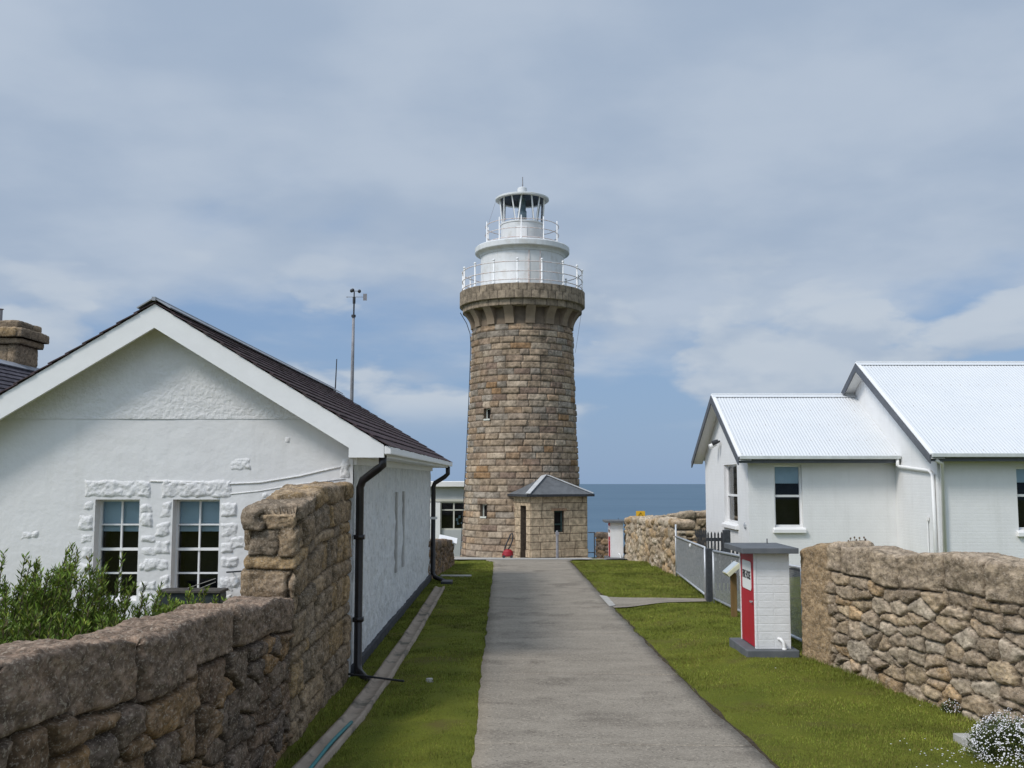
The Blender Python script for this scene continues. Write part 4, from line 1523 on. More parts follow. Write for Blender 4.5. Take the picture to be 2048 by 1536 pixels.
def sash_window(parent, fn, a, b_, z0, z1, dep, cols, rows, bar, blind_to=None, stile=.045, zmeet=None, frame_mat='white', tilt=0):
    """Window filling [a,b]x[z0,z1] at depth dep behind the wall face. fn(s,z,d)."""
    zm = zmeet if zmeet is not None else (z0 + z1) / 2
    m_ = MB()

    def rect(s0, s1, za, zb_, d0, d1):
        vs = [fn(s0, za, d0), fn(s1, za, d0), fn(s1, zb_, d0), fn(s0, zb_, d0), fn(s0, za, d1), fn(s1, za, d1), fn(s1, zb_, d1), fn(s0, zb_, d1)]
        m_.add(vs, [(0, 1, 2, 3), (7, 6, 5, 4), (0, 4, 5, 1), (1, 5, 6, 2), (2, 6, 7, 3), (3, 7, 4, 0)])
    w_ = stile
    rect(a, a + w_, z0, z1, dep - .03, dep + .05)
    rect(b_ - w_, b_, z0, z1, dep - .03, dep + .05)
    rect(a + w_, b_ - w_, z1 - w_, z1, dep - .031, dep + .05)
    rect(a + w_, b_ - w_, z0, z0 + w_ * 1.6, dep - .031, dep + .05)
    rect(a + w_, b_ - w_, zm - w_ * .6, zm + w_ * .6, dep - .034, dep + .05)
    fr = m_.build('window', M[frame_mat], parent=parent)
    if cols > 1 or rows > 1:
        m_ = MB()
        for (za, zb_) in ((z0 + w_ * 1.6, zm - w_ * .6), (zm + w_ * .6, z1 - w_)):
            for c in range(1, cols):
                s = a + w_ + (b_ - a - 2 * w_) * c / cols
                rect(s - bar / 2, s + bar / 2, za, zb_, dep - .018, dep + .03)
            for r in range(1, rows):
                z = za + (zb_ - za) * r / rows
                for c in range(cols):
                    s0 = a + w_ + (b_ - a - 2 * w_) * c / cols + (bar / 2 if c else 0)
                    s1 = a + w_ + (b_ - a - 2 * w_) * (c + 1) / cols - (bar / 2 if c < cols - 1 else 0)
                    rect(s0, s1, z - bar / 2, z + bar / 2, dep - .016, dep + .028)
        m_.build('glazing_bars', M[frame_mat], parent=fr)
    m_ = MB()
    m_.poly([fn(a, z0, dep + .012), fn(b_, z0, dep + .012), fn(b_, z1, dep + .012), fn(a, z1, dep + .012)])
    m_.build('pane', M['glass'], parent=fr)
    m_ = MB()
    e = .0
    m_.poly([fn(a - e, z0, dep + .35), fn(b_ + e, z0, dep + .35), fn(b_ + e, z1, dep + .35), fn(a - e, z1, dep + .35)])
    for (p_, q_) in (((a, z0), (b_, z0)), ((b_, z0), (b_, z1)), ((b_, z1), (a, z1)), ((a, z1), (a, z0))):
        m_.poly([fn(*p_, dep + .06), fn(*q_, dep + .06), fn(*q_, dep + .35), fn(*p_, dep + .35)])
    m_.build('dark_room', M['interior'], parent=fr)
    if blind_to is not None:
        m_ = MB()
        rect(a + w_ * .8, b_ - w_ * .8, blind_to, z1 - w_ * .5, dep + .055, dep + .06)
        m_.build('blind', M['blind'], parent=fr)
    return fr


def rough_block(m_, c, sx, sz, dep, seed, fn, res=.035):
    """Irregular hewn block standing proud of a wall face."""
    nx_, nz_ = max(4, int(sx / res)), max(4, int(sz / res))
    U, W = np.meshgrid(np.linspace(-1, 1, nx_ + 1), np.linspace(-1, 1, nz_ + 1), indexing='ij')
    U, W = U.ravel(), W.ravel()
    p3 = np.stack([U * sx + seed * 3.1, W * sz, np.zeros_like(U)], 1)
    e = np.minimum((1 - np.abs(U)) * sx / 2, (1 - np.abs(W)) * sz / 2)
    e = e + .034 * fbm(p3, 6, 4, seed) - .004
    pr = smooth(e, 0.0, .048)
    h = pr * (dep + .012 * fbm(p3, 4, 3, seed + 2) + .017 * fbm(p3, 13, 3, seed + 3)) - .010 * (1 - pr)
    vs = [fn(c[0] + u * sx / 2, c[1] + w * sz / 2, -hh) for u, w, hh in zip(U, W, h)]
    fs = []
    for i in range(nx_):
        for j in range(nz_):
            a = i * (nz_ + 1) + j
            fs.append((a, a + nz_ + 1, a + nz_ + 2, a + 1))
    m_.add(vs, fs)


# ---------------------------------------------------------------- white cottage (left)
DW, DB = 13.65, 13.30
APX = P(310, 606, DB)
EVR = P(768, 888, DB)
XC = APX[0]
SL = (APX[2] - EVR[2]) / (EVR[0] - XC)
ZS = P(768, 915, DB)[2]          # eave soffit
HW = XS - XC                     # half width of the gable wall
YE = 26.7
XLW = XC - HW
HOUSE = thing('white_cottage', (XC, DW, -.22), 'white painted stone cottage with a dark slate roof and two sash windows in its gable', 'cottage')
gf = lambda s, z, d: (XLW + s, DW + d, z)
wins = []
for (pa, pb) in ((187, 276), (343, 437)):
    wins.append((PX(pa, 1100, DW) - XLW, PX(pb, 1100, DW) - XLW, PZ(1202, DW), PZ(999, DW)))
mb = MB()
zsp = ZS + .02
wall_holes(mb, gf, 2 * HW, -.6, zsp, wins, .30)
ztop = APX[2] - .12
mb.poly([gf(0, zsp, 0), gf(2 * HW, zsp, 0), gf(2 * HW, ztop - SL * HW, 0), gf(HW, ztop, 0), gf(0, ztop - SL * HW, 0)])
mb.build('gable_wall', M['white_render'], parent=HOUSE)
# rough plastered upper gable
mb = MB()
zl = PZ(838, DW)
xa = PX(60, 838, DW) - XLW


def gable_relief():
    nx_, nz_ = 150, 60
    V_, Q_ = [], []
    us = np.linspace(0, 1, nx_ + 1)
    ws = np.linspace(0, 1, nz_ + 1)
    U, W = np.meshgrid(us, ws, indexing='ij')
    U, W = U.ravel(), W.ravel()
    z = zl + W * (ztop - .05 - zl)
    half = np.maximum((ztop - .03 - z) / SL, 0.01)
    half = np.minimum(half, HW - .02)
    x = XC + (U * 2 - 1) * half
    p3 = np.stack([x, np.zeros_like(x), z], 1)
    edge = smooth(W, 0, .02)
    h = .006 + .011 * fbm(p3 * np.array([.6, 1, 2.6]), 2.0, 4, 91) + .003 * fbm(p3 * np.array([1, 1, 1.8]), 7, 3, 92)
    V_ = np.stack([x, DW - .004 - np.maximum(h, -.0), z], 1)
    idx = np.arange((nx_ + 1) * (nz_ + 1)).reshape(nx_ + 1, nz_ + 1)
    Q_ = np.stack([idx[:-1, :-1], idx[1:, :-1], idx[1:, 1:], idx[:-1, 1:]], -1).reshape(-1, 4)
    np_mesh('gable_plaster', V_, Q_, M['white_rough'], parent=HOUSE)


gable_relief()
# hewn blocks round the windows and corner
sd = 100
rngb = random.Random(31)


def hewn(c, sx, sz, dep=.017):
    global sd
    m_ = MB()
    rough_block(m_, c, sx, sz, dep, sd, gf, .018)
    sd += 1
    m_.build('hewn_block', M['white_rough'], parent=HOUSE, smooth_=True)


for (a, b_, z0, z1) in wins:
    cx_ = (a + b_) / 2
    hewn((cx_, z1 + .145), (b_ - a) + .34, .27)
    nrow = 6
    zc = z1
    while zc > z0 + .1:
        hh = rngb.uniform(.17, .27)
        wid = rngb.choice([.18, .24, .32, .38])
        hewn((a - wid / 2 - .005, zc - hh / 2), wid, hh * .92)
        hh2 = hh * rngb.uniform(.8, 1.0)
        wid2 = rngb.uniform(.18, .30)
        hewn((b_ + wid2 / 2 + .005, zc - hh / 2 + rngb.uniform(-.03, .03)), wid2, hh2 * .92)
        zc -= hh
for (px_, py_c, w_, h_) in ((60, 1070, .28, .15), (482, 928, .32, .20), (575, 880, .12, .13), (640, 990, .5, .12), (690, 935, .16, .3), (692, 990, .12, .25), (470, 1085, .34, .2), (462, 1165, .3, .2), (545, 990, .3, .12)):
    q_ = P(px_, py_c, DW)
    hewn((q_[0] - XLW, q_[2]), w_, h_, .014)
# drip mould ridge running over the windows
mb = MB()
pts = [P(px_, py_, DW) for px_, py_ in ((300, 962), (380, 964), (450, 968), (520, 965), (600, 952), (660, 938), (700, 930))]
mb.tube([(p_[0], DW - .005, p_[2]) for p_ in pts], .013, 6)
pts = [P(px_, py_, DW) for px_, py_ in ((440, 990), (520, 982), (600, 968), (690, 958))]
mb.tube([(p_[0], DW - .002, p_[2]) for p_ in pts], .009, 6)
mb.build('drip_mould', M['white_rough'], parent=HOUSE, smooth_=True)
# side wall
mb = MB()


def side_relief():
    nx_, nz_ = 260, 62
    U, W = np.meshgrid(np.linspace(0, 1, nx_ + 1), np.linspace(0, 1, nz_ + 1), indexing='ij')
    U, W = U.ravel(), W.ravel()
    y = DW + .002 + U * (YE - DW)
    z = -.6 + W * (ZS + .55)
    p3 = np.stack([y, z, np.zeros_like(y)], 1)
    h = .024 * fbm(p3, 2.5, 4, 131) + .022 * fbm(p3, 7, 4, 132)
    # two shallow chases cut in the render
    for yc in ():
        inside = smooth(np.abs(y - yc), .20, .14) * smooth(z, .62, .7) * smooth(-z, -2.16, -2.1)
        h = h - .12 * inside
    mid = (1 - smooth(np.abs(y - 19.37), .45, .50)) * smooth(z, .62, .7) * smooth(-z, -2.16, -2.1)
    V_ = np.stack([XS + h, y, z], 1)
    idx = np.arange((nx_ + 1) * (nz_ + 1)).reshape(nx_ + 1, nz_ + 1)
    Q_ = np.stack([idx[:-1, :-1], idx[1:, :-1], idx[1:, 1:], idx[:-1, 1:]], -1).reshape(-1, 4)
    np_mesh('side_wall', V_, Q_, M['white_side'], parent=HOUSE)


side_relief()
for yc in (18.75, 19.95):
    mb = MB()
    mb.box((XS - .02, yc - .07, .66), (XS + .035, yc + .07, 2.14))
    mb.build('render_strip', mat('weathered render strip', (.40, .38, .36), (.52, .50, .48), 6, .85, .6, 25, .01), parent=HOUSE, bevel=.008)
mb = MB()
mb.poly([(XLW, DW, -.6), (XLW, YE, -.6), (XLW, YE, ZS), (XLW, DW, ZS)])
mb.poly([(XLW, YE, -.6), (XS - .03, YE, -.6), (XS - .03, YE, ztop - SL * HW), (XC, YE, ztop), (XLW, YE, ztop - SL * HW)])
mb.build('rear_wall', M['white_render'], parent=HOUSE)
mb = MB()
mb.box((XS - .02, DW + .05, -.55), (XS + .05, YE - .02, g(XS, 20) + .13))
mb.build('plinth', M['tar'], parent=HOUSE, bevel=.01)
for (wn_, (a, b_, z0, z1)) in enumerate(wins):
    sash_window(HOUSE, gf, a, b_, z0, z1, .19, 2, 2, .022, blind_to=PZ(1063, DW + .2), stile=.03)
# roof
EX = EVR[0] + .03
ZR = APX[2]


def slate_slope(sgn, nm):
    m_ = MB()
    rng = random.Random(3 + sgn)
    Ls = math.hypot(EX - XC, SL * (EX - XC))
    nrow = 14
    y0, y1 = DB - .03, YE + .32
    ncol = int((y1 - y0) / .30)
    ux, uz = math.cos(math.atan(SL)), -math.sin(math.atan(SL))
    nx_, nz_ = -uz, ux
    for r in range(nrow):
        a0 = Ls * r / nrow
        a1 = Ls * (r + 1) / nrow + .05
        w_ = (y1 - y0) / ncol
        sh = .5 * (r % 2)
        for c in range(-1, ncol + 1):
            ya = max(y0, y0 + (c + sh) * w_ + .003)
            yb = min(y1, y0 + (c + 1 + sh) * w_ - .003)
            if yb - ya < .04:
                continue
            k = rng.uniform(.88, 1.14)
            m_.col = (.085 * k, .064 * k * rng.uniform(.95, 1.05), .066 * k)
            lift0, lift1 = .010, .030 + rng.uniform(-.002, .004)
            a1_ = a1 + rng.uniform(-.004, .004) + (.02 if r == nrow - 1 else 0)

            def pt(s, l, y):
                return (XC + sgn * (s * ux + l * nx_), y, ZR + s * uz + l * nz_)
            vs = [pt(a0, lift0, ya), pt(a0, lift0, yb), pt(a1_, lift1, yb), pt(a1_, lift1, ya), pt(a0, lift0 - .012, ya), pt(a0, lift0 - .012, yb), pt(a1_, lift1 - .014, yb), pt(a1_, lift1 - .014, ya)]
            m_.add(vs, [(0, 1, 2, 3), (7, 6, 5, 4), (0, 4, 5, 1), (1, 5, 6, 2), (2, 6, 7, 3), (3, 7, 4, 0)])
    return m_.build(nm, M['slate'], parent=HOUSE)


rf = slate_slope(1, 'roof_slope')
slate_slope(-1, 'roof_slope')
mb = MB()
mb.bar((XC, DB - .06, ZR + .05), (XC, YE + .32, ZR + .05), .05, .05)
for s in (1, -1):
    d = Vector((s * math.cos(math.atan(SL)), 0, -math.sin(math.atan(SL))))
    n_ = Vector((s * math.sin(math.atan(SL)), 0, math.cos(math.atan(SL))))
    c_ = Vector((XC, (DB + YE) / 2 + .13, ZR)) + d * .11 + n_ * .055
    mb.obox(c_, (.12, (YE - DB + .36) / 2, .008), d, (0, 1, 0), n_)
mb.build('ridge_cap', M['lead'], parent=rf)
# bargeboard with boxed eave end (front and rear)
zin = ZR - .335
for (yy, nm) in ((DB, 'bargeboard'), (YE + .26, 'bargeboard')):
    for s in (1, -1):
        xo, xi = EVR[0] - XC, HW + .035
        pts = [(0, ZR - .012), (xo, EVR[2] - .012), (xo, ZS), (xi - .04, ZS), (xi - .04, zin - SL * (xi - .04)), (0, zin)]
        m_ = MB()
        m_.prism([(XC + s * x, yy, z) for x, z in pts], (0, .045, 0))
        m_.build(nm, M['white'], parent=HOUSE)
mb = MB()
for s in (1, -1):
    # sloping soffit under the verge
    m0 = [(XC, DB + .045, zin + .10), (XC + s * HW, DB + .045, zin + .10 - SL * HW), (XC + s * HW, DW + .01, zin + .10 - SL * HW), (XC, DW + .01, zin + .10)]
    mb.poly(m0)
    mb.poly([(XC + s * (HW - .05), DB + .03, ZS + .012), (XC + s * (EVR[0] - XC), DB + .03, ZS + .012), (XC + s * (EVR[0] - XC), YE + .26, ZS + .012), (XC + s * (HW - .05), YE + .26, ZS + .012)])
mb.build('soffit', M['white'], parent=HOUSE)
mb = MB()
for s in (1, -1):
    x0 = XC + s * (EVR[0] - XC)
    mb.box((x0 - s * .03, DB + .046, ZS + .003), (x0 + s * .002, YE + .255, EVR[2] - .02))
mb.box((XS - .03, DW + .01, ZS - .09), (XS + .05, YE, ZS + .01))
mb.build('fascia', M['white'], parent=HOUSE)
mb = MB()
x0 = EVR[0]
mb.box((x0 + .003, DB - .0, ZS + .04), (x0 + .10, YE + .3, ZS + .155))
mb.build('gutter', M['white'], parent=HOUSE, bevel=.015)


def downpipe(parent, pts, r=.05, name='downpipe', shoe=None, mt='black_pipe', brackets=()):
    m_ = MB()
    m_.tube(pts, r, 12)
    for (x, y, z) in brackets:
        m_.box((x - r * 1.25, y - r * 1.25, z - .03), (x + r * 1.25, y + r * 1.25, z + .03))
    return m_.build(name, M[mt], parent=parent, smooth_=True)


xp = XS + .085
yp = DW + .10
pz_ = g(XS, yp)
p1 = downpipe(HOUSE, [(EVR[0] - .03, DB + .12, ZS + .03), (EVR[0] - .03, DB + .12, ZS - .10), (EVR[0] - .10, DB + .16, ZS - .15), (xp + .04, yp - .02, ZS - .30), (xp, yp, ZS - .40), (xp, yp, pz_ + .14), (xp + .03, yp - .06, pz_ + .04), (xp + .16, yp - .30, pz_ - .02), (xp + .34, yp - .52, pz_ - .06)], .055,
              brackets=[(xp, yp, 1.6), (xp, yp, .5)])
yq = YE - .1
p2 = downpipe(HOUSE, [(EVR[0] + .0, yq, ZS + .03), (EVR[0] + .0, yq, ZS - .16), (EVR[0] - .08, yq, ZS - .24), (xp + .04, yq, ZS - .40), (xp, yq, ZS - .50), (xp, yq, g(XS, yq) + .18), (xp + .06, yq - .05, g(XS, yq) + .08), (xp + .40, yq - .5, g(XS, yq) - .01)], .06)
mb = MB()
mb.box((xp - .12, yq - .10, 1.32), (xp + .10, yq + .10, 1.38))
mb.build('bracket', M['white'], parent=p2)
# plastered end paint that runs over the corner onto the stone wall
# drain dish under the far pipe
mb = MB()
xd, yd = xp + .42, yq - .75
mb.box((xd - .14, yd - .25, g(xd, yd) - .06), (xd + .14, yd + .25, g(xd, yd) + .06))
o = mb.build('drain_shoe', M['dark_metal'], origin=(xd, yd, g(xd, yd)), bevel=.02)
tag(o, 'small black drain hopper at the far end of the concrete gutter', 'drain')

# ---------------------------------------------------------------- second cottage behind, left
X2, Z2 = P(0, 722, 20.0)[0], 4.72
C2 = thing('slate_roofed_cottage', (X2, 14.5, -.2), 'neighbouring slate roofed cottage with a heavy stone chimney at the left edge', 'cottage')
hw2, s2 = 2.05, SL
mb = MB()
mb.box((X2 - hw2 + .15, 14.5, -.6), (X2 + hw2 - .15, 27, Z2 - s2 * hw2 - .05))
mb.prism([(X2 - hw2 + .15, 14.5, Z2 - s2 * hw2 - .05), (X2 + hw2 - .15, 14.5, Z2 - s2 * hw2 - .05), (X2, 14.5, Z2 - .12)], (0, 12.5, 0))
mb.build('wall', M['white_render'], parent=C2)
for s in (1, -1):
    m_ = MB()
    rng = random.Random(9 + s)
    for r in range(12):
        for c in range(34):
            k = rng.uniform(.8, 1.25)
            m_.col = (.085 * k, .078 * k, .090 * k)
            ux, uz = math.cos(math.atan(s2)), -math.sin(math.atan(s2))
            Ls = hw2 / ux
            a0, a1 = Ls * r / 12, Ls * (r + 1) / 12 + .03
            ya = 14.2 + (c + .5 * (r % 2)) * .385
            vs = []
            for (a, l) in ((a0, .008), (a1, .03)):
                for y in (ya, ya + .38):
                    vs.append((X2 + s * (a * ux - l * uz), y, Z2 + a * uz + l * ux))
            for (a, l) in ((a0, -.006), (a1, .014)):
                for y in (ya, ya + .38):
                    vs.append((X2 + s * (a * ux - l * uz), y, Z2 + a * uz + l * ux))
            m_.add(vs, [(0, 1, 3, 2), (4, 6, 7, 5), (2, 3, 7, 6), (0, 2, 6, 4), (1, 5, 7, 3)])
    r2 = m_.build('roof_slope', M['slate'], parent=C2)
mb = MB()
for s in (1, -1):
    d = Vector((s * math.cos(math.atan(s2)), 0, -math.sin(math.atan(s2))))
    n_ = Vector((s * math.sin(math.atan(s2)), 0, math.cos(math.atan(s2))))
    mb.obox(Vector((X2, 20.8, Z2)) + d * .10 + n_ * .05, (.11, 6.6, .01), d, (0, 1, 0), n_)
mb.build('ridge_cap', M['lead'], parent=r2)


def stone_block_mesh(name, x0, x1, y0, y1, z0, z1, seed, parent, bulge=.02, rows=3, res=.04, pal=PAL_H):
    """Block of squared stones with rounded worn edges."""
    L = (x1 - x0)
    A, B = (x0, y0), (x1, y0)
    return rubble_wall(name, A, B, lambda u: np.full_like(np.asarray(u, float), z1), y1 - y0, res, [1] * rows, 0, seed, pal, zb=lambda u: np.full_like(np.asarray(u, float), z0),
                       w_mean=.6, depth=.02, joint=.02, rough=.02, parent=parent, toplumps=.02, block=True)


xc1 = PX(75, 700, 21.5)
xc0 = xc1 - 1.2
cz = [PZ(742, 20.6) - .7, PZ(688, 20.6), PZ(675, 20.6), PZ(655, 20.6), PZ(641, 20.6)]
ch = stone_block_mesh('chimney', xc0, xc1, 20.6, 21.5, cz[0], cz[1] + .02, 201, C2, rows=3)
ex = .19
stone_block_mesh('chimney_neck', xc0 - ex * .55, xc1 + ex * .55, 20.6 - ex * .55, 21.5 + ex * .55, cz[1], cz[2], 202, ch, rows=1)
stone_block_mesh('chimney_cap', xc0 - ex, xc1 + ex, 20.6 - ex, 21.5 + ex, cz[2], cz[3], 203, ch, rows=1)
stone_block_mesh('chimney_top', xc0 - ex * .3, xc1 + ex * .3, 20.6 - ex * .3, 21.5 + ex * .3, cz[3] - .01, cz[4], 204, ch, rows=1)
mb = MB()
xq = PX(0, 630, 21.0)
mb.tube([(xq, 21.0, cz[4] - .05), (xq, 21.0, PZ(620, 21)), (xq, 21.0, PZ(618, 21))], [.05, .05, .075], 12)
mb.build('chimney_flue', M['steel_grey'], parent=ch)

# ---------------------------------------------------------------- weather mast and whip aerial
DM = 34.0
bx, by = PX(704, 800, DM), DM
gm = g(bx, by)
MA = thing('weather_mast', (bx, by, gm), 'tall grey mast with spinning cups and a wind vane rising behind the cottage roof', 'weather mast')
zt_ = PZ(632, DM)
mb = MB()
mb.tube([(bx - .05, by, gm - .2), (bx, by, zt_ - 1.5), (bx + .01, by, zt_)], [.085, .055, .045], 12)
mb.build('pole', M['steel_grey'], parent=MA, smooth_=True)
mb = MB()
mb.tube([(bx + .01, by, zt_ - .04), (bx + .01, by, zt_ + .04)], .075, 14)
mb.build('collar', M['dark_metal'], parent=MA)
mb = MB()
mb.tube([(bx + .015, by, zt_ + .04), (bx + .02, by, PZ(606, DM))], .028, 8)
mb.tube([(bx + .02, by, PZ(607, DM)), (bx + .02, by, PZ(594, DM))], .05, 12)
mb.tube([(bx + .02, by, PZ(594, DM)), (bx + .02, by, PZ(583, DM))], .022, 8)
mb.build('sensor_head', M['dark_metal'], parent=MA)
mb = MB()
zv = PZ(594, DM)
mb.tube([(bx - .26, by, zv), (bx + .35, by, zv)], .010, 6)
mb.sphere((bx - .22, by, zv), .02, 8, 6)
mb.box((bx + .33, by - .008, PZ(601, DM)), (bx + .46, by + .008, PZ(587.5, DM)))
mb.build('wind_vane', M['steel_grey'], parent=MA)
mb = MB()
zc_ = PZ(582, DM)
for (dx, dy, dz_) in ((-.10, .06, .02), (.17, .05, 0), (-.03, -.14, 0)):
    mb.tube([(bx + .02, by, zc_), (bx + .02 + dx, by + dy, zc_ + dz_)], .010, 6)
    mb.sphere((bx + .02 + dx, by + dy, zc_ + dz_), (.06, .06, .065), 12, 8)
mb.build('anemometer_cups', M['dark_metal'], parent=MA, smooth_=True)
DA = 30.0
ax_, ay_ = PX(671, 790, DA), DA
mb = MB()
mb.tube([(ax_ - .06, ay_, g(ax_, ay_) - .1), (ax_ - .015, ay_, PZ(790, DA)), (ax_ + .02, ay_, PZ(718, DA))], [.03, .022, .014], 8)
o = mb.build('whip_aerial', M['dark_metal'], origin=(ax_ - .06, ay_, g(ax_, ay_)))
tag(o, 'short thin dark aerial rod just left of the weather mast', 'aerial')

# ---------------------------------------------------------------- low flat roofed building beyond
DF = 50.0
FB = thing('flat_roofed_building', (-5, DF, -1.5), 'low pale flat roofed building with a wide window seen beside the lighthouse', 'building')
fx0, fx1 = -10.5, -1.75
ff = lambda s, z, d: (fx0 + s, DF + d, z)
wx0, wx1 = PX(881, 1030, DF) - fx0, PX(934, 1030, DF) - fx0
mb = MB()
wall_holes(mb, ff, fx1 - fx0, -3.0, PZ(974, DF), [(wx0, wx1, PZ(1060, DF), PZ(1004, DF))], .12)
mb.poly([(fx1, DF, -3), (fx1, DF + 6, -3), (fx1, DF + 6, PZ(974, DF)), (fx1, DF, PZ(974, DF))])
mb.poly([(fx0, DF, -3), (fx0, DF + 6, -3), (fx0, DF + 6, PZ(974, DF)), (fx0, DF, PZ(974, DF))])
mb.poly([(fx0, DF + 6, -3), (fx1, DF + 6, -3), (fx1, DF + 6, PZ(974, DF)), (fx0, DF + 6, PZ(974, DF))])
mb.build('wall', M['grey_wall'], parent=FB)
mb = MB()
mb.box((fx0 - .3, DF - .35, PZ(973.5, DF)), (fx1 + .2, DF + 6.2, PZ(963, DF)))
rfb = mb.build('roof', M['white'], parent=FB, bevel=.02)
mb = MB()
mb.box((fx0, DF - .06, PZ(1003, DF)), (fx1, DF + .02, PZ(998, DF)))
mb.build('window_head', M['cream_frame'], parent=FB)
fw_ = sash_window(FB, ff, wx0, wx1, PZ(1060, DF), PZ(1004, DF), .06, 2, 1, .07, stile=.05, zmeet=PZ(1020, DF), frame_mat='cream_frame')
rng = random.Random(4)
for k in range(9):
    s = wx0 + .72 + rng.uniform(0, .55)
    z = PZ(1052, DF) + rng.uniform(0, .6)
    mb = MB()
    mb.box(ff(s, z, .13 + k * .003), ff(s + rng.uniform(.05, .12), z + rng.uniform(.06, .16), .132 + k * .003))
    mb.build('notice', M['notice'], parent=fw_)
mb = MB()
mb.box((PX(857, 1030, DF - .3), DF - .14, -3.0), (PX(880, 1030, DF - .3), DF - .05, PZ(1005, DF)))
mb.build('door', M['white'], parent=FB)

# tilted information board at the end of the low wall
x, y = PX(896, 1078, 32.0), 32.0
zt_ = .47
t = thing('information_board', (x, y, zt_), 'tilted white information board on top of the low brown wall', 'information board')
mb = MB()
mb.obox((x, y, PZ(1079, 32)), (.29, .22, .02), (1, .05, -.22), (0, 1, .35), (.22, -.35, 1))
mb.build('panel', M['white'], parent=t)
for xx in (x - .2, x + .18):
    mb = MB()
    mb.tube([(xx, y + .05, zt_ - .25), (xx, y + .05, PZ(1080, 32))], .025, 8)
    mb.build('support', M['galv'], parent=t)

# ---------------------------------------------------------------- white house (right)
DFW = 27.0
XG = PX(1497, 1000, DFW)
DBK = DFW + 5.95
XM = PX(1792, 1000, DFW)
DMF = XM * F / (1877 - 1024) * (CT - (768 - 1000) / F * ST)
RIDGE_W = P(1436, 790, 29.9)
zE = PZ(911, DFW - .4)
WH = thing('white_house', (XG, DFW, -.1), 'white painted brick house with two white corrugated iron roofs and charcoal trim', 'house')
XEND = 20.0
wzb = -.6
ztw = zE - .02
# wing front window and gable window
ffw = lambda s, z, d: (XG + s, DFW + d, z)
w1 = (PX(1549, 1000, DFW) - XG, PX(1605, 1000, DFW) - XG, PZ(1056, DFW), PZ(930, DFW))
mb = MB()
wall_holes(mb, ffw, XM - XG, wzb, ztw, [w1], .20)
gfw = lambda s, z, d: (XG + d, DBK - s, z)
# gable window: photo x 1450..1475
yb0 = XG * F / (1449 - 1024) * (CT - (768 - 1000) / F * ST)
yb1 = XG * F / (1475 - 1024) * (CT - (768 - 1000) / F * ST)
w2 = (DBK - yb0, DBK - yb1, PZ(1050, yb1), PZ(930, yb0))
wall_holes(mb, gfw, DBK - DFW, wzb, ztw, [w2], .20)
yr = (DFW + DBK) / 2
zr_w = RIDGE_W[2]
slw = (zr_w - zE) / (yr - (DFW - .4))
mb.poly([(XG, DFW, ztw), (XG, DBK, ztw), (XG, DBK, zr_w - .10 - slw * (DBK - yr)), (XG, yr, zr_w - .10), (XG, DFW, zr_w - .10 - slw * (yr - DFW))])
mb.poly([(XG, DBK, wzb), (XM + .1, DBK, wzb), (XM + .1, DBK, ztw), (XG, DBK, ztw)])
mb.build('wing_wall', M['white_brick'], parent=WH)
# main volume
RID_M = P(1723, 725, 28.6)
DBM = 2 * 28.6 - DMF
slm = slw
zr_m = RID_M[2]
yr_m = DMF - .4 + (zr_m - zE) / slm
DBM = 2 * yr_m - DMF
fm = lambda s, z, d: (XM + s, DMF + d, z)
w3 = (PX(2035, 1000, DMF) - XM, PX(2092, 1000, DMF) - XM, PZ(1062, DMF), PZ(934, DMF))
mb = MB()
wall_holes(mb, fm, XEND - XM, wzb, ztw, [w3], .20)
zg = lambda y: zr_m - .10 - slm * abs(y - yr_m)
mb.poly([(XM, DMF, wzb), (XM, DBM, wzb), (XM, DBM, zg(DBM)), (XM, yr_m, zg(yr_m)), (XM, DMF, zg(DMF))])
mb.poly([(XEND, DMF, wzb), (XEND, DBM, wzb), (XEND, DBM, zg(DBM)), (XEND, yr_m, zg(yr_m)), (XEND, DMF, zg(DMF))])
mb.poly([(XM, DBM, wzb), (XEND, DBM, wzb), (XEND, DBM, ztw), (XM, DBM, ztw)])
mb.build('main_wall', M['white_brick'], parent=WH)
sash_window(WH, ffw, *w1, .13, 1, 1, .02, blind_to=PZ(967, DFW), stile=.05, zmeet=PZ(992, DFW))
sash_window(WH, gfw, *w2, .13, 1, 1, .02, stile=.05, zmeet=PZ(992, 28))
sash_window(WH, fm, *w3, .13, 1, 1, .02, blind_to=PZ(965, DMF), stile=.05, zmeet=PZ(991, DMF))
for (fn, w_) in ((ffw, w1), (gfw, w2), (fm, w3)):
    m_ = MB()
    a, b_, z0, _z = w_
    vs = [fn(a - .06, z0 - .13, -.10), fn(b_ + .06, z0 - .13, -.10), fn(b_ + .06, z0 - .03, -.10), fn(a - .06, z0 - .03, -.10),
          fn(a - .06, z0 - .13, .06), fn(b_ + .06, z0 - .13, .06), fn(b_ + .06, z0 + .035, .06), fn(a - .06, z0 + .035, .06)]
    m_.add(vs, [(0, 1, 2, 3), (7, 6, 5, 4), (0, 4, 5, 1), (1, 5, 6, 2), (2, 6, 7, 3), (3, 7, 4, 0)])
    m_.build('sill', M['white'], parent=WH, bevel=.01)


